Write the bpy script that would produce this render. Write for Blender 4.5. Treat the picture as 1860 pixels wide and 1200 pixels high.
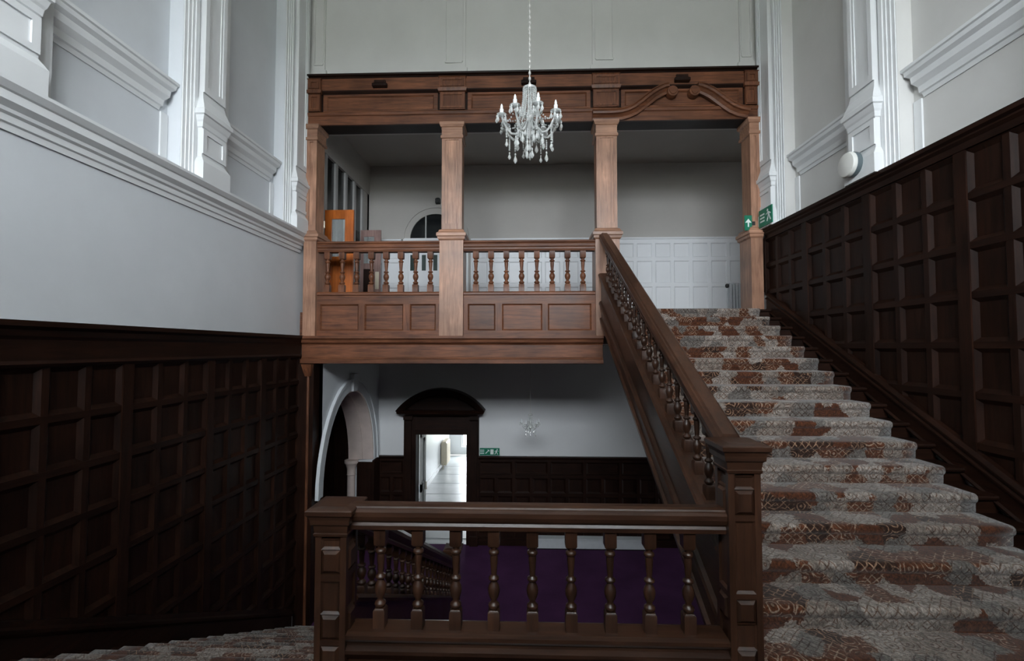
import bpy, bmesh, math, random
from math import sin, cos, pi, radians
from mathutils import Vector, Matrix

random.seed(7)
for o in list(bpy.data.objects):
    bpy.data.objects.remove(o)
scene = bpy.context.scene
col = scene.collection

# ------------------------------------------------------------------ camera, world, light, exposure
EZ = 4.265                       # eye height above the ground floor of the hall
FPX, VPX, VPY = 840.0, 957.0, 632.0
yaw = math.atan((VPX - 930) / FPX)
pit = math.atan((VPY - 600) / FPX * cos(yaw))
cam_d = bpy.data.cameras.new('camera')
cam_d.sensor_width = 36.0
cam_d.lens = 36.0 * FPX / 1860.0
cam_d.clip_start = 0.05
cam = bpy.data.objects.new('camera', cam_d)
cam.location = (0, 0, EZ)
cam.rotation_euler = (pi / 2 + pit, 0, yaw)
col.objects.link(cam)
scene.camera = cam

world = bpy.data.worlds.new('overcast_sky')
scene.world = world
world.use_nodes = True
wnt = world.node_tree
bg = wnt.nodes['Background']
wtc = wnt.nodes.new('ShaderNodeTexCoord')
wsp = wnt.nodes.new('ShaderNodeSeparateXYZ')
wrm = wnt.nodes.new('ShaderNodeValToRGB')          # overcast sky, brighter to the zenith, dull ground below the horizon
wnt.links.new(wtc.outputs['Generated'], wsp.inputs[0])
wmr = wnt.nodes.new('ShaderNodeMapRange')
wmr.inputs['From Min'].default_value = -1.0
wnt.links.new(wsp.outputs['Z'], wmr.inputs['Value'])
wnt.links.new(wmr.outputs[0], wrm.inputs[0])
wel = wrm.color_ramp.elements
wel[0].position, wel[0].color = 0.49, (0.10, 0.11, 0.10, 1)
wel[1].position, wel[1].color = 0.505, (0.37, 0.395, 0.42, 1)
we = wel.new(1.0)
we.color = (0.89, 0.95, 1.0, 1)
wnt.links.new(wrm.outputs[0], bg.inputs['Color'])
bg.inputs['Strength'].default_value = 27.0

WIN = (-3.0, 3.0, EZ + 2.2, EZ + 5.0)     # landing window behind the camera: x0, x1, z0, z1
YR = -1.6                                  # plane of the wall behind the camera
REV = 2.4                                  # window reveal, made this deep to shade the landing and near steps


def portal(name, loc, rot, sx, sy):
    d = bpy.data.lights.new(name, 'AREA')
    d.shape = 'RECTANGLE'
    d.size, d.size_y = sx, sy
    d.cycles.is_portal = True
    o = bpy.data.objects.new(name, d)
    o.location = loc
    o.rotation_euler = rot
    col.objects.link(o)


portal('landing_window_daylight', (0, YR - REV, (WIN[2] + WIN[3]) / 2), (pi / 2, 0, 0), WIN[1] - WIN[0], WIN[3] - WIN[2])

scene.view_settings.view_transform = 'Standard'
scene.view_settings.look = 'None'
scene.view_settings.exposure = 1.0
scene.view_settings.gamma = 1.0
scene.view_settings.use_curve_mapping = False

# ------------------------------------------------------------------ helpers


def Zh(h):
    return EZ + h


class MB:
    def __init__(s):
        s.v, s.f, s.uv = [], [], []

    def add(s, vs, fs):
        n = len(s.v)
        s.v += [tuple(p) for p in vs]
        s.f += [tuple(i + n for i in q) for q in fs]
        return s

    def box(s, x0, x1, y0, y1, z0, z1):
        return s.loft([(z0, x0, x1, y0, y1), (z1, x0, x1, y0, y1)])

    def loft(s, lv):
        """rectangles stacked in z: (z, x0, x1, y0, y1)"""
        vs, fs = [], []
        for z, x0, x1, y0, y1 in lv:
            vs += [(x0, y0, z), (x1, y0, z), (x1, y1, z), (x0, y1, z)]
        n = len(lv)
        for i in range(n - 1):
            a, b = 4 * i, 4 * i + 4
            for k in range(4):
                fs.append((a + k, a + (k + 1) % 4, b + (k + 1) % 4, b + k))
        fs.append((3, 2, 1, 0))
        t = 4 * (n - 1)
        fs.append((t, t + 1, t + 2, t + 3))
        return s.add(vs, fs)

    def prism(s, poly, axis, a, b):
        """poly 2D in the other two axes (in xyz order), extruded on axis from a to b"""
        def P(p, t):
            if axis == 'x':
                return (t, p[0], p[1])
            if axis == 'y':
                return (p[0], t, p[1])
            return (p[0], p[1], t)
        n = len(poly)
        vs = [P(p, a) for p in poly] + [P(p, b) for p in poly]
        fs = [tuple(range(n)), tuple(range(2 * n - 1, n - 1, -1))]
        for i in range(n):
            j = (i + 1) % n
            fs.append((i, i + n, j + n, j))
        return s.add(vs, fs)

    def shear(s, prof, x, y0, z0, y1, z1):
        """profile (dx, dz) run along a slope in the yz plane with plumb-cut ends"""
        n = len(prof)
        vs = [(x + p[0], y0, z0 + p[1]) for p in prof] + [(x + p[0], y1, z1 + p[1]) for p in prof]
        fs = [tuple(range(n)), tuple(range(2 * n - 1, n - 1, -1))]
        for i in range(n):
            j = (i + 1) % n
            fs.append((i, i + n, j + n, j))
        return s.add(vs, fs)

    def lathe(s, prof, c=(0, 0, 0), seg=12, axis='z'):
        vs, fs = [], []
        for r, z in prof:
            for k in range(seg):
                a = 2 * pi * k / seg
                if axis == 'z':
                    vs.append((c[0] + r * cos(a), c[1] + r * sin(a), c[2] + z))
                elif axis == 'x':
                    vs.append((c[0] + z, c[1] + r * cos(a), c[2] + r * sin(a)))
                else:
                    vs.append((c[0] + r * cos(a), c[1] + z, c[2] + r * sin(a)))
        n = len(prof)
        for i in range(n - 1):
            for k in range(seg):
                fs.append((i * seg + k, i * seg + (k + 1) % seg, (i + 1) * seg + (k + 1) % seg, (i + 1) * seg + k))
        fs.append(tuple(range(seg - 1, -1, -1)))
        fs.append(tuple((n - 1) * seg + k for k in range(seg)))
        return s.add(vs, fs)

    def tube(s, pts, r, seg=6):
        pts = [Vector(p) for p in pts]
        vs, fs = [], []
        n = len(pts)
        for i, p in enumerate(pts):
            t = (pts[min(i + 1, n - 1)] - pts[max(i - 1, 0)]).normalized()
            up = Vector((0, 0, 1)) if abs(t.z) < 0.95 else Vector((1, 0, 0))
            a = t.cross(up).normalized()
            b = t.cross(a).normalized()
            rr = r[i] if isinstance(r, (list, tuple)) else r
            for k in range(seg):
                w = 2 * pi * k / seg
                vs.append(tuple(p + a * rr * cos(w) + b * rr * sin(w)))
        for i in range(n - 1):
            for k in range(seg):
                fs.append((i * seg + k, i * seg + (k + 1) % seg, (i + 1) * seg + (k + 1) % seg, (i + 1) * seg + k))
        fs.append(tuple(range(seg - 1, -1, -1)))
        fs.append(tuple((n - 1) * seg + k for k in range(seg)))
        return s.add(vs, fs)

    def mesh(s, name, smooth=False):
        me = bpy.data.meshes.new(name)
        me.from_pydata(s.v, [], s.f)
        bm = bmesh.new()
        bm.from_mesh(me)
        bmesh.ops.recalc_face_normals(bm, faces=bm.faces)
        bm.to_mesh(me)
        bm.free()
        if smooth:
            for p in me.polygons:
                p.use_smooth = True
            try:
                me.set_sharp_from_angle(angle=radians(40))
            except Exception:
                pass
        return me


WLOC = {}


def obj(name, mesh, mat, parent=None, loc=(0, 0, 0), smooth=False):
    if isinstance(mesh, MB):
        mesh = mesh.mesh(name, smooth)
    if not mesh.materials:
        mesh.materials.append(mat)
    o = bpy.data.objects.new(name, mesh)
    col.objects.link(o)
    w = Vector(loc)
    WLOC[o] = w
    if parent is not None:
        o.parent = parent
        o.location = w - WLOC[parent]
    else:
        o.location = w
    return o


def thing(name, label, cat, loc, group=None):
    o = bpy.data.objects.new(name, None)
    o.empty_display_size = 0.1
    col.objects.link(o)
    o.location = loc
    WLOC[o] = Vector(loc)
    return tag(o, label, cat, group)


def tag(o, label, cat, group=None):
    o['label'] = label
    o['category'] = cat
    if group:
        o['group'] = group
    return o


def struct(name, mb, mat, label=None, cat=None):
    o = obj(name, mb, mat)
    o['kind'] = 'structure'
    if label:
        o['label'] = label
        o['category'] = cat or name.split('_')[0]
    return o


def clip(poly, a, b, c):
    """keep a*u + b*v >= c"""
    out = []
    n = len(poly)
    for i in range(n):
        p, q = poly[i], poly[(i + 1) % n]
        dp, dq = a * p[0] + b * p[1] - c, a * q[0] + b * q[1] - c
        if dp >= 0:
            out.append(p)
        if (dp > 0) != (dq > 0) and abs(dp - dq) > 1e-9:
            t = dp / (dp - dq)
            out.append((p[0] + t * (q[0] - p[0]), p[1] + t * (q[1] - p[1])))
    res = []
    for p in out:
        if not res or math.dist(p, res[-1]) > 1e-4:
            res.append(p)
    if len(res) > 1 and math.dist(res[0], res[-1]) < 1e-4:
        res.pop()
    return res


def area(p):
    return 0.5 * sum(p[i][0] * p[(i + 1) % len(p)][1] - p[(i + 1) % len(p)][0] * p[i][1] for i in range(len(p)))


def inset(poly, w):
    """convex polygon moved in by w"""
    if area(poly) < 0:
        poly = poly[::-1]
    out = poly
    n = len(poly)
    for i in range(n):
        p, q = poly[i], poly[(i + 1) % n]
        dx, dy = q[0] - p[0], q[1] - p[1]
        L = math.hypot(dx, dy)
        if L < 1e-6:
            continue
        a, b = -dy / L, dx / L
        out = clip(out, a, b, a * p[0] + b * p[1] + w)
        if len(out) < 3:
            return None
    return out


# ------------------------------------------------------------------ materials
MATS = {}


def new_mat(name):
    m = bpy.data.materials.new(name)
    m.use_nodes = True
    nt = m.node_tree
    b = nt.nodes['Principled BSDF']
    MATS[name] = m
    return m, nt, b


def ramp(nt, fac, stops, interp='LINEAR'):
    r = nt.nodes.new('ShaderNodeValToRGB')
    r.color_ramp.interpolation = interp
    el = r.color_ramp.elements
    while len(el) < len(stops):
        el.new(0.5)
    for e, (p, c) in zip(el, stops):
        e.position = p
        e.color = (*c, 1)
    nt.links.new(fac, r.inputs[0])
    return r.outputs[0]


def mapping(nt, scale, coord='Object', loc_random=False):
    tc = nt.nodes.new('ShaderNodeTexCoord')
    mp = nt.nodes.new('ShaderNodeMapping')
    mp.inputs['Scale'].default_value = scale
    nt.links.new(tc.outputs[coord], mp.inputs['Vector'])
    if loc_random:
        oi = nt.nodes.new('ShaderNodeObjectInfo')
        mm = nt.nodes.new('ShaderNodeMath')
        mm.operation = 'MULTIPLY'
        mm.inputs[1].default_value = 37.0
        nt.links.new(oi.outputs['Random'], mm.inputs[0])
        nt.links.new(mm.outputs[0], mp.inputs['Location'])
    return mp.outputs[0]


def noise(nt, vec, scale, detail=4, rough=0.55, dist=0.0):
    n = nt.nodes.new('ShaderNodeTexNoise')
    n.inputs['Scale'].default_value = scale
    n.inputs['Detail'].default_value = detail
    n.inputs['Roughness'].default_value = rough
    n.inputs['Distortion'].default_value = dist
    nt.links.new(vec, n.inputs['Vector'])
    return n.outputs['Fac']


def mix(nt, a, b, fac, mode='MIX'):
    m = nt.nodes.new('ShaderNodeMix')
    m.data_type = 'RGBA'
    m.blend_type = mode
    for sock, val in ((m.inputs[0], fac), (m.inputs[6], a), (m.inputs[7], b)):
        if hasattr(val, 'links'):
            nt.links.new(val, sock)
        elif isinstance(val, (int, float)):
            sock.default_value = val
        else:
            sock.default_value = (*val, 1)
    return m.outputs[2]


def wood(name, dark, light, axis, rough=0.38, spec=0.4):
    m, nt, b = new_mat(name)
    s = [9.0, 9.0, 9.0]
    s['xyz'.index(axis)] = 0.7
    vec = mapping(nt, s, loc_random=True)
    g = noise(nt, vec, 3.0, 6, 0.65, 0.6)
    c1 = ramp(nt, g, [(0.3, dark), (0.7, light)])
    vec2 = mapping(nt, (1, 1, 1), loc_random=True)
    g2 = noise(nt, vec2, 2.2, 3, 0.5)
    shade = ramp(nt, g2, [(0.3, (0.62, 0.60, 0.58)), (0.7, (1.2, 1.15, 1.1))])
    oi = nt.nodes.new('ShaderNodeObjectInfo')
    tone = ramp(nt, oi.outputs['Random'], [(0, (0.85, 0.84, 0.83)), (1, (1.12, 1.1, 1.08))])
    c = mix(nt, mix(nt, c1, shade, 1.0, 'MULTIPLY'), tone, 1.0, 'MULTIPLY')
    nt.links.new(c, b.inputs['Base Color'])
    rr = nt.nodes.new('ShaderNodeMapRange')
    rr.inputs['To Min'].default_value = rough - 0.08
    rr.inputs['To Max'].default_value = rough + 0.14
    nt.links.new(g2, rr.inputs['Value'])
    nt.links.new(rr.outputs[0], b.inputs['Roughness'])
    b.inputs['Specular IOR Level'].default_value = spec
    bp = nt.nodes.new('ShaderNodeBump')
    bp.inputs['Strength'].default_value = 0.08
    bp.inputs['Distance'].default_value = 0.01
    nt.links.new(g, bp.inputs['Height'])
    nt.links.new(bp.outputs[0], b.inputs['Normal'])
    return m


def paint(name, c, rough=0.6, var=0.06, scale=1.3):
    m, nt, b = new_mat(name)
    g = noise(nt, mapping(nt, (1, 1, 1)), scale, 5, 0.6)
    lo = tuple(x * (1 - var) for x in c)
    hi = tuple(min(1, x * (1 + var)) for x in c)
    nt.links.new(ramp(nt, g, [(0.3, lo), (0.7, hi)]), b.inputs['Base Color'])
    b.inputs['Roughness'].default_value = rough
    g2 = noise(nt, mapping(nt, (1, 1, 1)), 40, 3)
    bp = nt.nodes.new('ShaderNodeBump')
    bp.inputs['Strength'].default_value = 0.05
    bp.inputs['Distance'].default_value = 0.004
    nt.links.new(g2, bp.inputs['Height'])
    nt.links.new(bp.outputs[0], b.inputs['Normal'])
    return m


def plain(name, c, rough=0.5, metallic=0.0, **kw):
    m, nt, b = new_mat(name)
    g = noise(nt, mapping(nt, (1, 1, 1)), 12, 2)
    nt.links.new(ramp(nt, g, [(0.3, tuple(x * 0.93 for x in c)), (0.7, c)]), b.inputs['Base Color'])
    b.inputs['Roughness'].default_value = rough
    b.inputs['Metallic'].default_value = metallic
    for k, v in kw.items():
        b.inputs[k].default_value = v
    return m


# dark dado timber, mid brown gallery timber, grain on each axis
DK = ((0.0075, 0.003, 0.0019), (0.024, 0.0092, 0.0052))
BR = ((0.070, 0.0245, 0.012), (0.225, 0.088, 0.041))
CO = ((0.235, 0.118, 0.075), (0.47, 0.275, 0.185))  # column timber, paler because the window sheen is put into its colour
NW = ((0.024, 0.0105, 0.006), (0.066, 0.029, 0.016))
for ax in 'xyz':
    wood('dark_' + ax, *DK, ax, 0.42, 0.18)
    wood('brown_' + ax, *BR, ax, 0.42, 0.38)
    wood('column_' + ax, *CO, ax, 0.38, 0.5)
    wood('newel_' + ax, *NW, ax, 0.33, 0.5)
wood('orange_z', (0.36, 0.085, 0.012), (0.66, 0.19, 0.03), 'z', 0.3, 0.5)
wood('pink_z', (0.26, 0.16, 0.15), (0.42, 0.29, 0.27), 'z', 0.4, 0.4)
paint('plaster', (0.60, 0.595, 0.575), 0.75, 0.04)
paint('plaster_low', (0.62, 0.645, 0.67), 0.6, 0.045)
paint('gloss_white', (0.72, 0.735, 0.74), 0.4, 0.03)
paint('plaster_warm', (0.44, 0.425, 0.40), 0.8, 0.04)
paint('hall_white', (0.70, 0.71, 0.72), 0.7, 0.03)
paint('stone_pink', (0.60, 0.50, 0.46), 0.75, 0.08, 4)
paint('dado_white', (0.74, 0.76, 0.78), 0.45, 0.03)
plain('dark_glass', (0.012, 0.014, 0.015), 0.08)
plain('green_glass', (0.03, 0.05, 0.045), 0.12)
plain('clear_glass', (0.55, 0.6, 0.6), 0.06, 0.0, Alpha=0.25)
plain('black', (0.012, 0.012, 0.012), 0.5)
plain('sign_green', (0.0, 0.17, 0.09), 0.4)
plain('sign_white', (0.8, 0.85, 0.83), 0.4)
plain('cream_metal', (0.62, 0.55, 0.42), 0.5)
plain('radiator_white', (0.6, 0.63, 0.65), 0.4)
plain('lamp_white', (0.70, 0.70, 0.66), 0.45)
plain('lamp_rim', (0.10, 0.13, 0.14), 0.5)
plain('bulb', (0.85, 0.9, 0.92), 0.25)
plain('candle', (0.80, 0.83, 0.84), 0.4)
plain('chain', (0.62, 0.60, 0.57), 0.35, 0.4)
plain('old_brass', (0.62, 0.58, 0.48), 0.3, 0.6)
plain('crystal', (0.86, 0.88, 0.86), 0.06, 0.0, **{'Transmission Weight': 0.55, 'Specular IOR Level': 0.9, 'IOR': 1.5})
plain('grey_frame', (0.42, 0.42, 0.41), 0.5)


def purple_mat():
    m, nt, b = new_mat('purple_carpet')
    g = noise(nt, mapping(nt, (1, 1, 1)), 1.5, 4)
    c = ramp(nt, g, [(0.3, (0.050, 0.017, 0.054)), (0.7, (0.078, 0.028, 0.082))])
    g2 = noise(nt, mapping(nt, (1, 1, 1)), 180, 2)
    c = mix(nt, c, ramp(nt, g2, [(0.3, (0.8, 0.8, 0.8)), (0.7, (1.15, 1.15, 1.15))]), 1.0, 'MULTIPLY')
    nt.links.new(c, b.inputs['Base Color'])
    b.inputs['Roughness'].default_value = 0.95
    b.inputs['Specular IOR Level'].default_value = 0.1


def carpet_mat():
    m, nt, b = new_mat('patterned_carpet')
    uv = mapping(nt, (1, 1, 1), 'UV')

    def vm(op, a, bb=None, scale=None):
        n = nt.nodes.new('ShaderNodeVectorMath')
        n.operation = op
        nt.links.new(a, n.inputs[0])
        if bb is not None:
            if hasattr(bb, 'links'):
                nt.links.new(bb, n.inputs[1])
            else:
                n.inputs[1].default_value = bb
        if scale is not None:
            n.inputs['Scale'].default_value = scale
        return n.outputs[0]

    def mt(op, a, bb=None):
        n = nt.nodes.new('ShaderNodeMath')
        n.operation = op
        for k, v in ((0, a), (1, bb)):
            if v is None:
                continue
            if hasattr(v, 'links'):
                nt.links.new(v, n.inputs[k])
            else:
                n.inputs[k].default_value = v
        return n.outputs[0]

    def wobble(scale, amt, src):
        nz = nt.nodes.new('ShaderNodeTexNoise')
        nz.inputs['Scale'].default_value = scale
        nz.inputs['Detail'].default_value = 3
        nt.links.new(uv, nz.inputs['Vector'])
        return vm('ADD', src, vm('SCALE', vm('SUBTRACT', nz.outputs['Color'], (0.5, 0.5, 0.5)), scale=amt))

    def vor(scale, vec, dist='EUCLIDEAN', rnd=1.0):
        v = nt.nodes.new('ShaderNodeTexVoronoi')
        v.voronoi_dimensions = '2D'
        v.distance = dist
        v.inputs['Scale'].default_value = scale
        v.inputs['Randomness'].default_value = rnd
        nt.links.new(vec, v.inputs['Vector'])
        return v
    # woven blocks with ragged borders
    big = vor(6.0, wobble(60, 0.05, wobble(14, 0.03, uv)), 'CHEBYCHEV')
    sep = nt.nodes.new('ShaderNodeSeparateColor')
    nt.links.new(big.outputs['Color'], sep.inputs[0])
    kind = sep.outputs[0]
    CR, CR2, RU, DK_, GR = (0.27, 0.237, 0.212), (0.21, 0.178, 0.154), (0.085, 0.030, 0.014), (0.032, 0.015, 0.010), (0.15, 0.136, 0.124)
    base = ramp(nt, kind, [(0.0, CR), (0.20, RU), (0.42, CR2), (0.60, DK_), (0.70, GR), (0.86, RU)], 'CONSTANT')
    m1 = ramp(nt, kind, [(0.0, (0.12, 0.075, 0.052)), (0.20, (0.27, 0.20, 0.15)), (0.42, (0.09, 0.05, 0.035)), (0.60, (0.25, 0.155, 0.10)), (0.70, (0.05, 0.028, 0.02)), (0.86, (0.05, 0.02, 0.013))], 'CONSTANT')
    # lattice of crossed lines
    sp = nt.nodes.new('ShaderNodeSeparateXYZ')
    nt.links.new(wobble(20, 0.02, uv), sp.inputs[0])
    a = mt('ABSOLUTE', mt('SINE', mt('MULTIPLY', mt('ADD', sp.outputs[0], sp.outputs[1]), 52.0)))
    c_ = mt('ABSOLUTE', mt('SINE', mt('MULTIPLY', mt('SUBTRACT', sp.outputs[0], sp.outputs[1]), 52.0)))
    lat = ramp(nt, mt('MINIMUM', a, c_), [(0.16, (1, 1, 1)), (0.34, (0, 0, 0))])
    # flowers: rings round scattered centres
    fl = vor(8.5, wobble(30, 0.02, uv), 'EUCLIDEAN', 0.8)
    rg = ramp(nt, mt('SINE', mt('MULTIPLY', fl.outputs['Distance'], 30.0)), [(0.45, (0, 0, 0)), (0.8, (1, 1, 1))])
    pick = ramp(nt, noise(nt, uv, 4.5, 2), [(0.47, (0, 0, 0)), (0.53, (1, 1, 1))])
    mot = mix(nt, lat, rg, pick)
    gate = ramp(nt, noise(nt, uv, 13, 2), [(0.36, (0, 0, 0)), (0.52, (0.95, 0.95, 0.95))])
    c = mix(nt, base, m1, mix(nt, mot, gate, 1.0, 'MULTIPLY'))
    c = mix(nt, c, ramp(nt, noise(nt, uv, 26, 3, 0.7), [(0.34, (0.5, 0.46, 0.44)), (0.5, (1.0, 1.0, 1.0)), (0.66, (1.4, 1.38, 1.36))]), 1.0, 'MULTIPLY')
    spk = noise(nt, uv, 75, 4, 0.7)
    c = mix(nt, c, ramp(nt, spk, [(0.32, (0.45, 0.43, 0.42)), (0.5, (1.0, 1.0, 1.0)), (0.68, (1.45, 1.42, 1.4))]), 1.0, 'MULTIPLY')
    fuzz = noise(nt, uv, 260, 2)
    c = mix(nt, c, ramp(nt, fuzz, [(0.25, (0.75, 0.75, 0.75)), (0.75, (1.2, 1.2, 1.2))]), 1.0, 'MULTIPLY')
    nt.links.new(c, b.inputs['Base Color'])
    b.inputs['Roughness'].default_value = 0.95
    b.inputs['Specular IOR Level'].default_value = 0.1
    b.inputs['Sheen Weight'].default_value = 0.2
    bp = nt.nodes.new('ShaderNodeBump')
    bp.inputs['Strength'].default_value = 0.4
    bp.inputs['Distance'].default_value = 0.004
    nt.links.new(fuzz, bp.inputs['Height'])
    nt.links.new(bp.outputs[0], b.inputs['Normal'])


purple_mat()
carpet_mat()


def tile_mat():
    m, nt, b = new_mat('corridor_vinyl')
    g = noise(nt, mapping(nt, (1, 1, 1)), 2.0, 5)
    nt.links.new(ramp(nt, g, [(0.3, (0.27, 0.285, 0.29)), (0.7, (0.36, 0.375, 0.38))]), b.inputs['Base Color'])
    b.inputs['Roughness'].default_value = 0.35


tile_mat()
M = MATS

# ------------------------------------------------------------------ key levels (metres, measured from the photograph)
GO, RI = 0.270, 0.1425           # going and riser
ZU = Zh(0.58)                    # gallery floor
ZL = ZU - 17 * RI                # half landing
ZG = ZL - 17 * RI                # ground floor (about 0)
YT = 6.95                        # nosing of the gallery floor at the head of the stair
YB0 = 2.60                       # landing nosing at the head of the flight going down
SL = RI / GO
XL, XR = -3.60, 3.69             # plaster face of the side walls
YG = 7.20                        # front face of the gallery
YW = 10.20                       # back wall of gallery and ground hall
HC = 7.4                         # stair hall ceiling above the eye
XRN, XLN = 1.19, -1.10           # centre lines of the two balustrades
YN = 2.69                        # centre line of the landing balustrade


def nose_up(y):
    return ZU - SL * (YT - y)


def nose_dn(y):
    return ZL - SL * (y - YB0)


# ------------------------------------------------------------------ setting: shell
struct('floor', MB().box(-8, 7.5, -1.8, YW, ZG - 0.2, ZG), M['purple_carpet'], 'plum purple carpet on the floor of the lower hall', 'floor')
struct('floor_landing', MB().box(XL, XR, YR, 2.58, ZL - 0.32, ZL - 0.012), M['newel_x'], 'timber half landing floor below the stair carpet', 'floor')
struct('floor_gallery', MB().box(-8, 7.5, YG + 0.02, YW, ZU - 0.40, ZU - 0.012).box(XRN + 0.1, XR, YT + 0.06, YG + 0.02, ZU - 0.40, ZU - 0.012), M['brown_x'], 'gallery floor slab over the lower hall', 'floor')
struct('ceiling_hall', MB().box(-3.9, 4.0, YR - REV, YG + 0.45, Zh(HC), Zh(HC) + 0.2), M['plaster'], 'white ceiling over the stair hall', 'ceiling')
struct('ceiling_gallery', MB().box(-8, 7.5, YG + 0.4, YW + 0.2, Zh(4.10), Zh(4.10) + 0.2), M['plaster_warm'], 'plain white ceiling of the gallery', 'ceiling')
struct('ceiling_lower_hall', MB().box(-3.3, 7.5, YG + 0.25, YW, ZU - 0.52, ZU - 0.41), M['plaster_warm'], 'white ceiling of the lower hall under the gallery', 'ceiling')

PIL = [0.90, 2.94, 4.99, 7.01]    # pilaster centres along both side walls (repeat 2.0 m)


def side_wall(name, xf, sgn, label):
    """plastered wall with recessed bays above the rail; sgn +1 when the room is on the +x side"""
    mb = MB()
    xb, xo = xf - sgn * 0.15, xf - sgn * 0.42

    def bx(xa, xc, y0, y1, z0, z1):
        mb.box(min(xa, xc), max(xa, xc), y0, y1, z0, z1)
    bx(xo, xb, YR, YG + 0.45, ZG, Zh(HC))
    bx(xb, xf, YR, YG + 0.3, ZG, Zh(1.62))
    ys = [(-1.6, -0.9)] + [(p - 0.37, p + 0.37) for p in PIL]
    for a, b in ys:
        bx(xb, xf, a, min(b, YG + 0.3), Zh(1.62), Zh(HC))
    return struct(name, mb, M['plaster_low'] if sgn > 0 else M['plaster'], label, 'wall')


wall_left = side_wall('wall_left', XL, 1, 'left stair wall, white plaster with recessed bays above dark panelling')
wall_right = side_wall('wall_right', XR, -1, 'right stair wall, white plaster bays above tall dark panelling')

# wall behind the camera with the tall landing window
wr = MB()
wr.box(XL - 0.4, WIN[0], YR - REV, YR, ZG, Zh(HC)).box(WIN[1], XR + 0.4, YR - REV, YR, ZG, Zh(HC))
wr.box(WIN[0], WIN[1], YR - REV, YR, ZG, WIN[2]).box(WIN[0], WIN[1], YR - REV, YR, WIN[3], Zh(HC))
struct('wall_rear', wr, M['plaster'], 'landing wall behind the viewer with a tall window', 'wall')
w1 = MB()
for i in range(5):
    x = WIN[0] + (WIN[1] - WIN[0]) * i / 4
    w1.box(x - 0.05, x + 0.05, YR - REV + 0.1, YR - REV + 0.2, WIN[2], WIN[3])
for i in range(4):
    z = WIN[2] + (WIN[3] - WIN[2]) * i / 3
    w1.box(WIN[0], WIN[1], YR - REV + 0.1, YR - REV + 0.2, z - 0.04, z + 0.04)
struct('window_1', w1, M['gloss_white'], 'tall white mullioned landing window behind the viewer', 'window')

# wall over the gallery front
wall_far = struct('wall_far', MB().box(XL - 0.1, XR + 0.1, YG + 0.10, YG + 0.42, Zh(3.60), Zh(HC)), M['plaster'], 'white wall above the timber beam of the gallery', 'wall')

# back wall of gallery and lower hall, with the doorway
DX0, DX1, DZ = -2.45, -1.30, Zh(-1.89)
wb = MB()
wb.box(-8, DX0, YW, YW + 0.25, ZG, ZU).box(DX1, 7.5, YW, YW + 0.25, ZG, ZU).box(DX0, DX1, YW, YW + 0.25, DZ, ZU)
wall_back = struct('wall_back', wb, M['hall_white'], 'white back wall of the lower hall above dark panelling', 'wall')
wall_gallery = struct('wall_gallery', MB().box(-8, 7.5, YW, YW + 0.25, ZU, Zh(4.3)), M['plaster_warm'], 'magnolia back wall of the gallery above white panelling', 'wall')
# side extents
EW = (8.3, 8.9, ZG + 1.3, ZG + 2.5)      # unseen window opening, added to brighten the lower hall
portal('lower_hall_added_daylight', (7.71, (EW[0] + EW[1]) / 2, (EW[2] + EW[3]) / 2), (0, pi / 2, 0), EW[3] - EW[2], EW[1] - EW[0])
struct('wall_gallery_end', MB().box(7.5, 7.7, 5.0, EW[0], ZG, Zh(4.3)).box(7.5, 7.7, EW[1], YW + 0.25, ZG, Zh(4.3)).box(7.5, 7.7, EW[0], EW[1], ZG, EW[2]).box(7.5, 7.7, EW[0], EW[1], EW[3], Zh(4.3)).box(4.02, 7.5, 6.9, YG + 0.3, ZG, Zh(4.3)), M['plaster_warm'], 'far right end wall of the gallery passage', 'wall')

# ------------------------------------------------------------------ panelling
PCACHE = {}


def to3(plane, u, v, n):
    ax, pos, sg = plane
    return (pos + sg * n, u, v) if ax == 'x' else (u, pos + sg * n, v)


def panel_mb(plane, poly, n_edge, n_field, bev, raised=None):
    if area(poly) < 0:
        poly = poly[::-1]
    ins = inset(poly, bev)
    mb = MB()
    vs = [to3(plane, p[0], p[1], n_edge) for p in poly]
    if not ins or len(ins) != len(poly):
        if not ins:
            return mb.add(vs, [tuple(range(len(vs)))])
        # different corner count: fan the border from matching nearest corners
        m = [min(ins, key=lambda q: math.dist(p, q)) for p in poly]
        ins = m
    n = len(poly)
    # rotate so that the inset corners match
    best = min(range(n), key=lambda k: sum(math.dist(poly[i], ins[(i + k) % n]) for i in range(n)))
    ins = [ins[(i + best) % n] for i in range(n)]
    vs += [to3(plane, p[0], p[1], n_field) for p in ins]
    fs = [(i, (i + 1) % n, (i + 1) % n + n, i + n) for i in range(n)]
    if raised:
        i2 = inset(ins, raised[0])
        i3 = inset(ins, raised[0] + raised[1]) if i2 else None
        if i2 and i3 and len(i2) == n and len(i3) == n:
            def match(src, dst):
                k0 = min(range(n), key=lambda k: sum(math.dist(src[i], dst[(i + k) % n]) for i in range(n)))
                return [dst[(i + k0) % n] for i in range(n)]
            i2, i3 = match(ins, i2), match(ins, i3)
            vs += [to3(plane, p[0], p[1], n_field) for p in i2] + [to3(plane, p[0], p[1], raised[2]) for p in i3]
            for lvl in (1, 2):
                fs += [(i + lvl * n, (i + 1) % n + lvl * n, (i + 1) % n + (lvl + 1) * n, i + (lvl + 1) * n) for i in range(n)]
            fs.append(tuple(3 * n + i for i in range(n)))
            return mb.add(vs, fs)
    fs.append(tuple(n + i for i in range(n)))
    return mb.add(vs, fs)


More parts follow.
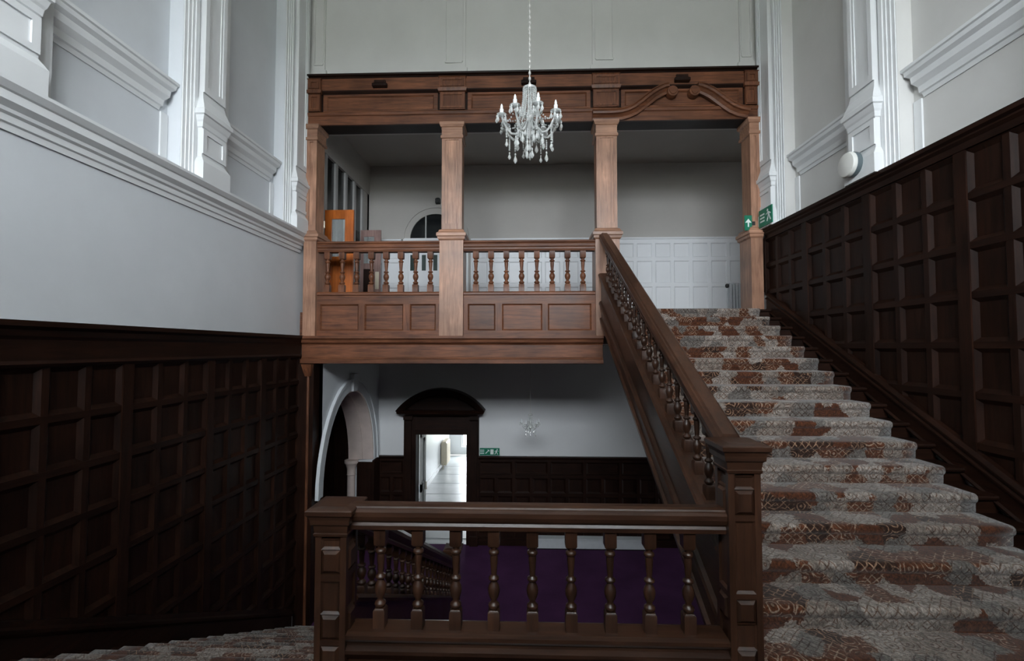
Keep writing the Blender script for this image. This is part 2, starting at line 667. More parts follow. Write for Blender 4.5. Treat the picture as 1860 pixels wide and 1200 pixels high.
def slab(plane, poly, n0, n1):
    mb = MB()
    n = len(poly)
    vs = [to3(plane, p[0], p[1], n0) for p in poly] + [to3(plane, p[0], p[1], n1) for p in poly]
    fs = [tuple(range(n)), tuple(range(2 * n - 1, n - 1, -1))] + [(i, i + n, (i + 1) % n + n, (i + 1) % n) for i in range(n)]
    return mb.add(vs, fs)


def rect(u0, u1, v0, v1):
    return [(u0, v0), (u1, v0), (u1, v1), (u0, v1)]


def clipall(poly, planes):
    for a, b, c in planes:
        poly = clip(poly, a, b, c)
        if len(poly) < 3:
            return None
    return poly


def panelling(parent, plane, bays, rows, clips, mats, stile_w=0.11, rail_w=0.055, ncol=3, n_st=0.050, n_rl=0.036, n_pan=0.008, bev=0.035):
    """bays: list of (u0,u1); rows: descending z lines; clips: keep half planes"""
    mv, mh = mats
    key0 = (plane, bev)
    zt, zb = rows[0], rows[-1]
    for (u0, u1) in bays:
        # one stile at the far end of every bay
        p = clipall(rect(u1 - stile_w / 2, u1 + stile_w / 2, zb, zt + 0.02), clips)
        if p:
            obj('stile', slab(plane, p, 0, n_st), mv, parent)
        a, b = u0 + stile_w / 2, u1 - stile_w / 2
        pw_ = (b - a - (ncol - 1) * rail_w) / ncol
        cw = pw_ + rail_w
        p = clipall(rect(u0, u1, zb - 0.1, zt + 0.05), clips)
        if p:
            obj('backing_board', slab(plane, p, 0, 0.004), mv, parent)
        for c in range(1, ncol):
            p = clipall(rect(a + c * cw - rail_w, a + c * cw, zb, zt), clips)
            if p:
                obj('muntin', slab(plane, p, 0, n_rl), mv, parent)
        for r, z in enumerate(rows):
            p = clipall(rect(a, b, z - rail_w / 2, z + rail_w / 2), clips)
            if p and abs(area(p)) > 0.004:
                obj('rail', slab(plane, p, 0, n_rl + 0.002), mh, parent)
        for r in range(len(rows) - 1):
            for c in range(ncol):
                full = rect(a + c * cw, a + c * cw + pw_, rows[r + 1] + rail_w / 2, rows[r] - rail_w / 2)
                p = clipall(full, clips)
                if not p or abs(area(p)) < 0.004:
                    continue
                w, h = full[1][0] - full[0][0], full[2][1] - full[1][1]
                if len(p) == 4 and abs(abs(area(p)) - w * h) < 1e-4:
                    k = (plane[0], plane[2], round(w, 3), round(h, 3), bev, mv.name)
                    if k not in PCACHE:
                        PCACHE[k] = panel_mb((plane[0], 0, plane[2]), rect(0, w, 0, h), n_rl, n_pan, bev).mesh('panel')
                    obj('panel', PCACHE[k], mv, parent, to3(plane, full[0][0], full[0][1], 0))
                else:
                    obj('panel', panel_mb(plane, p, n_rl, n_pan, bev), mv, parent)


# left wall: panels run down behind the lower flight
PLX = ('x', XL, 1)
lrows = [Zh(-0.12 - 0.41 * k) for k in range(11)]
lb = [1.87, 2.96, 4.03, 5.12, 6.16, 7.21]
lclip = [(SL, 1, nose_dn(0) + 0.16)]
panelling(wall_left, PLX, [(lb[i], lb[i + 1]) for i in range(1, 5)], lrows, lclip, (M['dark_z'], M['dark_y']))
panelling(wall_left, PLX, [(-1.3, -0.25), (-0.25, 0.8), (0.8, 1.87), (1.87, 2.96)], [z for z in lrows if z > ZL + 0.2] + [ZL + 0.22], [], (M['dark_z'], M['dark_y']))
# right wall: panels stop at the rising string
PRX = ('x', XR, -1)
rrows = [Zh(1.665 - 0.41 * k) for k in range(9)]
rbe = [-1.3, -0.45, 0.67, 1.79, 2.88, 3.96, 5.04, 6.15, 7.20]
rclip = [(-SL, 1, nose_up(0) + 0.15), (0, 1, ZL + 0.15)]
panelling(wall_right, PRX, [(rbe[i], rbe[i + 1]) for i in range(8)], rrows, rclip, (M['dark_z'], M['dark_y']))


def prof_wall(name, xf, sgn, prof, y0, y1, mat, parent):
    mb = MB().prism([(xf + sgn * n, z) for n, z in prof], 'y', y0, y1)
    return obj(name, mb, mat, parent)


# dado cap and frieze, left and right
prof_wall('dado_cap', XL, 1, [(0, Zh(-0.14)), (0.055, Zh(-0.14)), (0.075, Zh(-0.115)), (0.06, Zh(-0.09)), (0.06, Zh(0.06)), (0.075, Zh(0.085)), (0.085, Zh(0.13)),
                              (0.115, Zh(0.155)), (0.115, Zh(0.195)), (0, Zh(0.20))], YR, YG - 0.05, M['dark_y'], wall_left)
prof_wall('dado_cap', XR, -1, [(0, Zh(1.65)), (0.055, Zh(1.65)), (0.06, Zh(1.705)), (0.085, Zh(1.73)), (0.085, Zh(1.745)), (0.11, Zh(1.765)), (0.11, Zh(1.805)), (0, Zh(1.81))],
          YR, YG - 0.1, M['dark_y'], wall_right)
# moulded white cornice rail along the left wall
prof_wall('cornice_rail', XL, 1, [(0, Zh(1.50)), (0.015, Zh(1.50)), (0.02, Zh(1.545)), (0.035, Zh(1.555)), (0.04, Zh(1.60)), (0.06, Zh(1.615)), (0.065, Zh(1.64)),
                                  (0.105, Zh(1.675)), (0.105, Zh(1.735)), (0.12, Zh(1.745)), (0.15, Zh(1.785)), (0.15, Zh(1.81)), (0, Zh(1.82))], YR, YG - 0.04, M['gloss_white'], wall_left)


# wall strings (skirting that follows the flights)
def string_poly(f, y0, y1, lo, hi):
    return [(y0, f(y0) + lo), (y1, f(y1) + lo), (y1, f(y1) + hi), (y0, f(y0) + hi)]


# ------------------------------------------------------------------ white pilasters and recess mouldings


def pilaster(parent, xf, sgn, yc, z0, half_only=False, m=M['gloss_white']):
    zc0, zc1 = Zh(2.46), Zh(2.76)
    y1lim = YG + 0.05

    def lf(levels):
        out = []
        for z, hw, n in levels:
            xa, xb = xf, xf + sgn * n
            out.append((z, min(xa, xb), max(xa, xb), yc - hw, min(yc + hw, y1lim)))
        return MB().loft(out)
    bands = MB()
    for s in (-1, 1):
        for a, b, n in ((0.235, 0.365, 0.012), (0.215, 0.325, 0.024), (0.20, 0.285, 0.036), (0.2, 0.25, 0.05)):
            ya, yb = sorted((yc + s * a, yc + s * b))
            yb = min(yb, y1lim)
            if yb - ya > 0.01:
                xa, xb = sorted((xf, xf + sgn * n))
                bands.box(xa, xb, ya, yb, z0, Zh(HC))
    obj('architrave', bands, m, parent)
    ped = obj('pedestal', lf([(z0, 0.225, 0.145), (z0 + 0.20, 0.225, 0.145), (z0 + 0.225, 0.215, 0.13), (z0 + 0.27, 0.19, 0.10), (zc0 - 0.08, 0.19, 0.10),
                              (zc0 - 0.07, 0.20, 0.11), (zc0 - 0.02, 0.205, 0.115), (zc0, 0.215, 0.125), (zc0 + 0.05, 0.225, 0.14), (zc0 + 0.06, 0.24, 0.155),
                              (zc0 + 0.11, 0.24, 0.155), (zc0 + 0.125, 0.225, 0.14), (zc0 + 0.16, 0.215, 0.13), (zc0 + 0.24, 0.19, 0.10), (zc1 + 0.02, 0.175, 0.085)]), m, parent)
    pl = ('x', xf + sgn * 0.10, sgn)
    fr = MB()
    for poly in (rect(yc - 0.19, yc - 0.13, z0 + 0.30, zc0 - 0.09), rect(yc + 0.13, min(yc + 0.19, y1lim), z0 + 0.30, zc0 - 0.09),
                 rect(yc - 0.13, yc + 0.13, z0 + 0.30, z0 + 0.35), rect(yc - 0.13, yc + 0.13, zc0 - 0.14, zc0 - 0.09)):
        q = slab(pl, poly, 0, 0.014)
        fr.add(q.v, q.f)
    obj('frame', fr, m, ped)
    obj('shaft', lf([(zc1, 0.175, 0.085), (Zh(HC), 0.175, 0.085)]), m, parent)
    pl = ('x', xf + sgn * 0.085, sgn)
    fr = MB()
    for poly in (rect(yc - 0.175, yc - 0.12, zc1 + 0.02, Zh(HC)), rect(yc + 0.12, min(yc + 0.175, y1lim), zc1 + 0.02, Zh(HC)), rect(yc - 0.12, yc + 0.12, zc1 + 0.02, zc1 + 0.10)):
        q = slab(pl, poly, 0, 0.018)
        fr.add(q.v, q.f)
    for poly in (rect(yc - 0.105, yc - 0.085, zc1 + 0.10, Zh(HC)), rect(yc + 0.085, yc + 0.105, zc1 + 0.10, Zh(HC))):
        q = slab(pl, poly, 0, 0.010)
        fr.add(q.v, q.f)
    obj('shaft_frame', fr, m, parent)


def bay_mould(parent, xf, sgn, y0, y1, z0, m=M['gloss_white']):
    """chair rail and framed field inside a recessed bay"""
    xb = xf - sgn * 0.15
    prof = [(0, 2.42), (0.012, 2.42), (0.02, 2.46), (0.035, 2.47), (0.04, 2.53), (0.075, 2.58), (0.08, 2.64), (0.11, 2.67), (0.115, 2.71), (0.13, 2.72), (0.13, 2.75), (0, 2.76)]
    pts = [(n, Zh(h)) for n, h in prof]
    mb = MB()
    vs = []
    for end, s in ((y0, 1), (y1, -1)):
        vs += [(xb + sgn * n, end + s * (0.135 - n), z) for n, z in pts]     # mitred returns
    n = len(pts)
    mb.add(vs, [tuple(range(n)), tuple(range(2 * n - 1, n - 1, -1))] + [(i, i + n, (i + 1) % n + n, (i + 1) % n) for i in range(n)])
    obj('chair_rail', mb, m, parent)
    pl = ('x', xb, sgn)
    fr = MB()
    for poly in (rect(y0 + 0.01, y0 + 0.10, z0, Zh(2.42)), rect(y1 - 0.10, y1 - 0.01, z0, Zh(2.42)), rect(y0 + 0.10, y1 - 0.10, z0, z0 + 0.10)):
        q = slab(pl, poly, 0, 0.018)
        fr.add(q.v, q.f)
    obj('field_frame', fr, m, parent)


for yc in PIL:
    pilaster(wall_left, XL, 1, yc, Zh(1.80))
    pilaster(wall_right, XR, -1, yc, Zh(1.80))
for i in range(3):
    bay_mould(wall_left, XL, 1, PIL[i] + 0.37, PIL[i + 1] - 0.37, Zh(1.62))
    bay_mould(wall_right, XR, -1, PIL[i] + 0.37, PIL[i + 1] - 0.37, Zh(1.62))

# faint pilasters on the wall over the beam
CX1, CX2 = -1.175, 1.245          # gallery columns
for x, hw in ((CX1, 0.19), (CX2, 0.19), (XL + 0.21, 0.10), (XR - 0.21, 0.10)):
    yf = YG + 0.10
    p = obj('pilaster', MB().box(x - hw, x + hw, yf - 0.03, yf, Zh(4.2), Zh(HC)), M['plaster'], wall_far)
    obj('plinth', MB().box(x - hw - 0.03, x + hw + 0.03, yf - 0.05, yf, Zh(4.2), Zh(4.52)), M['plaster'], p)
    fr = MB()
    for s in (-1, 1):
        fr.box(x + s * hw * 0.72 - 0.012, x + s * hw * 0.72 + 0.012, yf - 0.045, yf, Zh(4.62), Zh(HC))
    fr.box(x - hw * 0.72, x + hw * 0.72, yf - 0.045, yf, Zh(4.60), Zh(4.625))
    obj('bead', fr, M['plaster'], p)

# ------------------------------------------------------------------ gallery timber front
# beam across the top
beam = thing('entablature_beam', 'deep brown timber beam crowning the three gallery bays', 'beam', (0, YG, Zh(3.5)))
BX0, BX1 = XL + 0.09, XR - 0.09
obj('core', MB().box(BX0, BX1, YG, YG + 0.30, Zh(3.565), Zh(4.36)), M['dark_x'], beam)  # dark timber colour stands in for the unlit shade of the soffit


def yprof(prof, x0, x1, y=YG):
    return MB().prism([(y - n, Zh(h)) for n, h in prof], 'x', x0, x1)


obj('cornice', yprof([(0, 4.315), (0.03, 4.32), (0.045, 4.34), (0.075, 4.35), (0.08, 4.375), (0, 4.385)], BX0, BX1), M['dark_x'], beam)
obj('upper_fascia', yprof([(0, 4.12), (0.028, 4.12), (0.028, 4.32), (0, 4.32)], BX0, BX1), M['brown_x'], beam)
obj('upper_moulding', yprof([(0, 4.06), (0.02, 4.06), (0.05, 4.095), (0.05, 4.115), (0.028, 4.125), (0, 4.125)], BX0, BX1), M['dark_x'], beam)
obj('architrave', yprof([(0, 3.56), (0.035, 3.56), (0.035, 3.70), (0.05, 3.71), (0.065, 3.745), (0.05, 3.765), (0, 3.765)], BX0, BX1), M['brown_x'], beam)
for a, b in ((-3.26, CX1 - 0.24), (CX1 + 0.24, CX2 - 0.24), (CX2 + 0.24, 3.37)):
    p = obj('frieze_panel', panel_mb(('y', YG, -1), rect(a + 0.06, b - 0.06, Zh(3.80), Zh(4.03)), 0.022, 0.004, 0.018), M['brown_x'], beam)
    fr = MB()
    for u0, u1, v0, v1 in ((a, b, 3.765, 3.80), (a, b, 4.03, 4.06), (a, a + 0.06, 3.80, 4.03), (b - 0.06, b, 3.80, 4.03)):
        q = slab(('y', YG, -1), rect(u0, u1, Zh(v0), Zh(v1)), 0, 0.022)
        fr.add(q.v, q.f)
    obj('frieze_frame', fr, M['brown_x'], beam)
for x, hw, in ((CX1, 0.21), (CX2, 0.21), (-3.395, 0.105), (3.49, 0.10)):
    y0 = YG - 0.07
    blk = obj('column_block', MB().loft([(Zh(3.78), x - hw + 0.01, x + hw - 0.01, y0 + 0.02, YG), (Zh(4.06), x - hw + 0.01, x + hw - 0.01, y0 + 0.02, YG),
                                         (Zh(4.065), x - hw - 0.01, x + hw + 0.01, y0 - 0.01, YG), (Zh(4.11), x - hw - 0.025, x + hw + 0.025, y0 - 0.025, YG),
                                         (Zh(4.12), x - hw, x + hw, y0, YG), (Zh(4.29), x - hw, x + hw, y0, YG), (Zh(4.30), x - hw - 0.012, x + hw + 0.012, y0 - 0.012, YG),
                                         (Zh(4.31), x - hw, x + hw, y0, YG)]), M['brown_z'], beam)
    for z0, z1, yy in ((3.80, 4.04, y0 + 0.02), (4.14, 4.27, y0)):
        fr = MB()
        for u0, u1, v0, v1 in ((x - hw + 0.06, x + hw - 0.06, z0, z0 + 0.03), (x - hw + 0.06, x + hw - 0.06, z1 - 0.03, z1),
                               (x - hw + 0.02, x - hw + 0.06, z0, z1), (x + hw - 0.06, x + hw - 0.02, z0, z1)):
            q = slab(('y', yy, -1), rect(u0, u1, Zh(v0), Zh(v1)), 0, 0.012)
            fr.add(q.v, q.f)
        obj('block_frame', fr, M['brown_z'], blk)
# small carved blocks in the middle of each bay
bayc = [-2.34, (CX1 + CX2) / 2, 2.43]
for x in bayc:
    obj('centre_block', MB().loft([(Zh(4.15), x - 0.11, x + 0.11, YG - 0.05, YG), (Zh(4.17), x - 0.12, x + 0.12, YG - 0.08, YG), (Zh(4.21), x - 0.12, x + 0.12, YG - 0.08, YG),
                                   (Zh(4.23), x - 0.09, x + 0.09, YG - 0.06, YG), (Zh(4.27), x - 0.09, x + 0.09, YG - 0.06, YG)]), M['dark_x'], beam)
# swan neck pediment over the stair bay
xc = 2.43
for s in (-1, 1):
    pts = [(1.40, 3.645), (1.10, 3.645), (0.96, 3.655), (0.86, 3.68), (0.75, 3.73), (0.64, 3.81), (0.54, 3.89), (0.45, 3.96), (0.36, 4.01), (0.28, 4.045), (0.22, 4.055)]
    if s > 0:
        pts = [p for p in pts if p[0] < 1.0] + []
        pts = [(1.0, 3.65)] + [p for p in pts if p[0] < 0.95]
    prof = [(0.03, -0.10), (0.08, -0.10), (0.09, -0.065), (0.075, -0.055), (0.105, -0.02), (0.135, -0.01), (0.14, 0.02), (0.12, 0.03), (0.135, 0.045), (0.13, 0.06), (0.03, 0.065)]
    mb = MB()
    n = len(prof)
    vs, fs = [], []
    for i, (dx, h) in enumerate(pts):
        a, b = pts[max(i - 1, 0)], pts[min(i + 1, len(pts) - 1)]
        t = Vector((b[0] - a[0], b[1] - a[1])).normalized()
        nn = Vector((t.y, -t.x))
        if nn.y < 0:
            nn = -nn
        for d, w in prof:
            vs.append((xc + s * (dx + nn.x * w), YG - d, Zh(h + nn.y * w)))
    for i in range(len(pts) - 1):
        for k in range(n):
            fs.append((i * n + k, i * n + (k + 1) % n, (i + 1) * n + (k + 1) % n, (i + 1) * n + k))
    fs += [tuple(range(n)), tuple((len(pts) - 1) * n + k for k in range(n))]
    sw = obj('swan_neck', mb.add(vs, fs), M['brown_x'], beam)
    obj('scroll', MB().lathe([(0.02, -0.135), (0.05, -0.135), (0.055, -0.125), (0.08, -0.125), (0.085, -0.115), (0.085, -0.02)], (xc + s * 0.168, YG, Zh(3.975)), 16, 'y'), M['brown_x'], sw, smooth=True)


def column(x, w, label, z_base, full=True, x_lim=None):
    t = thing('timber_column', label, 'column', (x, YG, z_base), 'columns of the gallery front')
    y0, y1 = YG - 0.06, YG + 0.26
    hw = w / 2

    def L(z, e):
        xa, xb = x - hw - e, x + hw + e
        if x_lim:
            xa, xb = max(xa, x_lim[0]), min(xb, x_lim[1])
        return (Zh(z), xa, xb, y0 - e, y1 + e)
    ped = obj('pedestal', MB().loft([L(z_base - EZ, 0.025), (L(1.70, 0.025))]), M['column_z'], t)
    obj('base_moulding', MB().loft([L(1.68, 0.03), L(1.70, 0.05), L(1.735, 0.055), L(1.745, 0.07), L(1.79, 0.07), L(1.81, 0.045), L(1.845, 0.03), L(1.86, 0.0)]), M['column_x'], t)
    obj('shaft', MB().loft([L(1.85, -0.012), L(3.58, -0.012)]), M['column_z'], t)
    fr = MB()
    for u0, u1, v0, v1 in ((x - hw, x - hw + 0.055, 1.86, 3.40), (x + hw - 0.055, x + hw, 1.86, 3.40), (x - hw + 0.055, x + hw - 0.055, 1.86, 1.95), (x - hw + 0.055, x + hw - 0.055, 3.28, 3.40)):
        q = slab(('y', y0 + 0.012, -1), rect(u0, u1, Zh(v0), Zh(v1)), 0, 0.014)
        fr.add(q.v, q.f)
    for s in (-1, 1):
        q = slab(('y', y0 + 0.012, -1), rect(x + s * hw * 0.45 - 0.012, x + s * hw * 0.45 + 0.012, Zh(1.95), Zh(3.28)), 0, 0.008)
        fr.add(q.v, q.f)
    obj('shaft_frame', fr, M['column_z'], t)
    obj('capital', MB().loft([L(3.30, 0.0), L(3.31, 0.018), L(3.35, 0.018), L(3.36, 0.004), L(3.48, 0.004), L(3.49, 0.02), L(3.52, 0.035), L(3.56, 0.035)]), M['column_x'], t)
    return t


column(CX1, 0.32, 'brown timber column standing between the two balustraded gallery bays', Zh(0.19))
column(CX2, 0.32, 'brown timber column at the head of the stair handrail', Zh(0.19))
column(-3.42, 0.17, 'narrow brown timber half column against the left white wall', Zh(0.19), x_lim=(XL + 0.09, 9))
column(3.52, 0.15, 'narrow brown timber half column against the right wall above the stair carpet', ZU, x_lim=(-9, XR - 0.09))

# beam under the gallery
gb = thing('gallery_beam', 'wide moulded timber beam carrying the gallery over the lower hall', 'beam', (-1.15, YG, Zh(-0.25)))
GX0, GX1 = XL + 0.06, XRN - 0.02
obj('fascia', yprof([(-0.25, -0.20), (0.03, -0.20), (0.03, 0.06), (-0.25, 0.06)], GX0, GX1), M['brown_x'], gb)
obj('top_moulding', yprof([(-0.1, 0.05), (0.035, 0.05), (0.05, 0.075), (0.09, 0.085), (0.10, 0.13), (0.13, 0.15), (0.13, 0.19), (-0.1, 0.195)], GX0, GX1), M['brown_x'], gb)
obj('bottom_moulding', yprof([(-0.25, -0.245), (0.05, -0.245), (0.075, -0.235), (0.075, -0.175), (0.045, -0.165), (0.03, -0.14), (-0.25, -0.14)], GX0, GX1), M['brown_x'], gb)

# timber post under the beam by the left wall
tp = thing('timber_post', 'dark timber post under the left end of the gallery beam', 'post', (XL + 0.15, YG, ZG))
obj('shaft', MB().box(XL + 0.002, XL + 0.27, YG - 0.06, YG + 0.155, ZG, Zh(-0.25)), M['dark_z'], tp)
obj('bead', MB().lathe([(0.022, 0), (0.022, Zh(-0.42) - ZG)], (XL + 0.19, YG - 0.07, ZG), 8), M['brown_z'], tp, smooth=True)
obj('corbel', MB().loft([(Zh(-0.44), XL + 0.15, XL + 0.23, YG - 0.10, YG - 0.05), (Zh(-0.36), XL + 0.13, XL + 0.25, YG - 0.12, YG - 0.05), (Zh(-0.25), XL + 0.11, XL + 0.27, YG - 0.15, YG - 0.05)]), M['brown_z'], tp)


# ------------------------------------------------------------------ turned balusters
def baluster_mesh(name, L, sq, seg=12):
    """square blocks at both ends, turned vase between; base at z=0"""
    mb = MB()
    b0, b1 = 0.20 * L, 0.80 * L
    h = sq / 2
    mb.loft([(0, -h, h, -h, h), (b0 - 0.012, -h, h, -h, h), (b0, -h * 0.75, h * 0.75, -h * 0.75, h * 0.75)])
    mb.loft([(b1, -h * 0.75, h * 0.75, -h * 0.75, h * 0.75), (b1 + 0.012, -h, h, -h, h), (L, -h, h, -h, h)])
    k = b1 - b0
    pr = [(0.55, 0.0), (0.92, 0.035), (0.98, 0.06), (0.92, 0.085), (0.55, 0.11), (0.50, 0.15), (0.80, 0.20), (1.00, 0.27), (1.02, 0.32), (0.86, 0.38), (0.56, 0.43),
          (0.50, 0.45), (0.86, 0.47), (0.90, 0.49), (0.86, 0.51), (0.50, 0.53), (0.47, 0.56), (0.60, 0.70), (0.68, 0.82), (0.60, 0.86), (0.88, 0.885), (0.92, 0.905),
          (0.86, 0.93), (0.55, 0.95), (0.60, 1.0)]
    n0 = len(mb.v)
    mb.lathe([(r * h, b0 + z * k) for r, z in pr], (0, 0, 0), seg)
    me = mb.mesh(name)
    for p in me.polygons:
        if min(p.vertices) >= n0 and len(p.vertices) == 4:
            p.use_smooth = True
    try:
        me.set_sharp_from_angle(angle=radians(55))
    except Exception:
        pass
    return me


GB_Z0, GB_Z1 = Zh(0.875), Zh(1.54)
bal_gal = baluster_mesh('baluster', GB_Z1 - GB_Z0, 0.088)


def gallery_section(x0, x1, panels, bals, label):
    t = thing('gallery_balustrade', label, 'balustrade', ((x0 + x1) / 2, YG, Zh(0.19)), 'gallery balustrades')
    obj('handrail', yprof([(-0.10, 1.52), (0.02, 1.52), (0.03, 1.55), (0.03, 1.575), (0.045, 1.59), (0.05, 1.625), (0.04, 1.645), (0.055, 1.655), (0.05, 1.68), (0.02, 1.69), (-0.13, 1.69), (-0.13, 1.60), (-0.10, 1.56)], x0, x1), M['brown_x'], t)
    obj('base_rail', yprof([(-0.10, 0.82), (0.02, 0.82), (0.045, 0.835), (0.045, 0.865), (0.02, 0.885), (-0.10, 0.885)], x0, x1), M['brown_x'], t)
    ap = obj('apron', MB().box(x0, x1, YG + 0.005, YG + 0.08, Zh(0.19), Zh(0.83)), M['brown_x'], t)
    z0, z1 = 0.275, 0.69
    edges = [x0] + [e for p in panels for e in p] + [x1]
    for a, b in zip(edges[0::2], edges[1::2]):
        obj('stile', slab(('y', YG + 0.005, -1), rect(a, b, Zh(z0), Zh(z1)), 0, 0.03), M['brown_z'], t)
    obj('rail', slab(('y', YG + 0.005, -1), rect(x0, x1, Zh(0.19), Zh(z0)), 0, 0.03), M['brown_x'], t)
    obj('rail', slab(('y', YG + 0.005, -1), rect(x0, x1, Zh(z1), Zh(0.825)), 0, 0.03), M['brown_x'], t)
    for a, b in panels:
        obj('panel', panel_mb(('y', YG + 0.005, -1), rect(a, b, Zh(z0), Zh(z1)), 0.030, 0.004, 0.022), M['brown_x'], t)
    for x in bals:
        obj('baluster', bal_gal, M['brown_z'], t, (x, YG + 0.035, GB_Z0))


gallery_section(-3.31, CX1 - 0.185, [(-3.26, -2.646), (-2.55, -1.937), (-1.833, -1.424)], [-3.172 + 0.2355 * i for i in range(8)],
                'brown timber gallery balustrade in front of the orange door')
gallery_section(CX1 + 0.185, CX2 - 0.185, [(-0.921, -0.49), (-0.386, 0.24), (0.326, 1.00)], [-0.802 + 0.24 * i for i in range(8)],
                'brown timber gallery balustrade in the middle bay before the white panelling')

# ------------------------------------------------------------------ stairs


def uvmesh(me, fn):
    uv = me.uv_layers.new(name='UVMap')
    for p in me.polygons:
        for li in p.loop_indices:
            uv.data[li].uv = fn(me.vertices[me.loops[li].vertex_index].co, p)
    return me


step_mb = MB().prism([(0.03, -RI), (0.03, -0.045), (0.0, -0.035), (-0.006, -0.018), (0.0, -0.003), (0.03, 0.0), (GO + 0.04, 0.0), (GO + 0.04, -RI)], 'x', 0, 2.30)
step_me = step_mb.mesh('step')
SX0, SX1 = XRN + 0.06, XR - 0.05
step_up = MB().add([(x / 2.30 * (SX1 - SX0), y, z) for x, y, z in step_mb.v], step_mb.f).mesh('step')
up = thing('upper_stair_flight', 'broad timber stair flight rising on the right to the gallery', 'staircase', (2.4, YB0, ZL))
for i in range(1, 17):
    obj('step', step_up, M['dark_x'], up, (SX0, YT - GO * i, ZU - RI * i))
obj('step', MB().prism([(YT + 0.03, ZU - RI), (YT + 0.03, ZU - 0.045), (YT, ZU - 0.035), (YT, ZU - 0.005), (YT + 0.03, ZU - 0.002), (YT + 0.1, ZU - 0.002), (YT + 0.1, ZU - RI)], 'x', SX0, SX1), M['dark_x'], up)
obj('soffit', MB().prism([(YB0, nose_up(YB0) - 0.24), (YT + 0.2, nose_up(YT + 0.2) - 0.24), (YT + 0.2, nose_up(YT + 0.2) - 0.18), (YB0, nose_up(YB0) - 0.18)], 'x', SX0, XR - 0.005), M['dark_y'], up)


def outer_string(parent, f, y0, y1, x, side, mat, mat2):
    """closed string: tall board, ledge moulding at tread level, moulded capping under the balusters"""
    obj('string', MB().prism(string_poly(f, y0, y1, -0.26, 0.44), 'x', x - 0.05, x + 0.05), mat, parent)
    cap = [(-0.085, 0.43), (0.085, 0.43), (0.095, 0.455), (0.085, 0.475), (0.05, 0.485), (-0.05, 0.485), (-0.085, 0.475), (-0.095, 0.455)]
    obj('string_capping', MB().shear(cap, x, y0, f(y0), y1, f(y1)), mat2, parent)
    s = side
    led = [(s * 0.05, -0.02), (s * 0.075, -0.01), (s * 0.085, 0.02), (s * 0.075, 0.045), (s * 0.05, 0.06)]
    obj('string_ledge', MB().shear(led, x, y0, f(y0), y1, f(y1)), mat2, parent)
    low = [(s * 0.05, -0.265), (s * 0.07, -0.26), (s * 0.075, -0.21), (s * 0.05, -0.195)]
    obj('string_bead', MB().shear(low, x, y0, f(y0), y1, f(y1)), mat2, parent)


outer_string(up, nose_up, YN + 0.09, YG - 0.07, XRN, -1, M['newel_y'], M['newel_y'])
ws = MB().prism(string_poly(nose_up, YB0 - 0.2, YG - 0.12, -0.07, 0.10), 'x', XR - 0.075, XR - 0.001)
obj('wall_string', ws, M['dark_y'], up)
obj('wall_string_bead', MB().shear([(0, -0.09), (-0.086, -0.085), (-0.092, -0.065), (-0.075, -0.05), (0, -0.05)], XR, YB0 - 0.2, nose_up(YB0 - 0.2), YG - 0.12, nose_up(YG - 0.12)), M['dark_y'], up)
obj('wall_string_cap', MB().shear([(0, 0.08), (-0.075, 0.08), (-0.092, 0.092), (-0.092, 0.108), (-0.072, 0.118), (-0.072, 0.14), (-0.084, 0.148), (-0.084, 0.162), (-0.05, 0.185), (0, 0.19)], XR, YB0 - 0.2, nose_up(YB0 - 0.2), YG - 0.12, nose_up(YG - 0.12)), M['dark_y'], up)

dn = thing('lower_stair_flight', 'timber stair flight going down on the left along dark panelling', 'staircase', (-2.3, YB0 + 17 * GO, ZG))
TX0, TX1 = XL + 0.05, XLN - 0.06
sd = MB()
sd.add([(x / 2.30 * (TX1 - TX0), -y, z) for x, y, z in step_mb.v], step_mb.f)
step_dn = sd.mesh('step')
for i in range(0, 17):
    obj('step', step_dn, M['dark_x'], dn, (TX0, YB0 + GO * i, ZL - RI * i - 0.001))
obj('soffit', MB().prism([(YB0, nose_dn(YB0) - 0.24), (6.5, nose_dn(6.5) - 0.24), (6.5, nose_dn(6.5) - 0.18), (YB0, nose_dn(YB0) - 0.18)], 'x', XL + 0.01, TX1), M['dark_y'], dn)
outer_string(dn, nose_dn, YN + 0.09, 6.90, XLN, 1, M['newel_y'], M['newel_y'])
obj('wall_string', MB().prism(string_poly(nose_dn, YB0, 7.0, -0.2, 0.17), 'x', XL + 0.001, XL + 0.06), M['dark_y'], dn)
obj('wall_string_cap', MB().shear([(0, 0.14), (0.068, 0.14), (0.085, 0.165), (0.085, 0.19), (0.06, 0.21), (0.055, 0.25), (0, 0.26)], XL, YB0, nose_dn(YB0), 7.0, nose_dn(7.0)), M['dark_y'], dn)
obj('landing_skirting', MB().box(XL + 0.001, XL + 0.055, YR, YB0, ZL, ZL + 0.22), M['dark_y'], wall_left)
obj('landing_skirting', MB().box(XR - 0.055, XR - 0.001, YR, YB0 - 0.2, ZL, ZL + 0.15), M['dark_y'], wall_right)


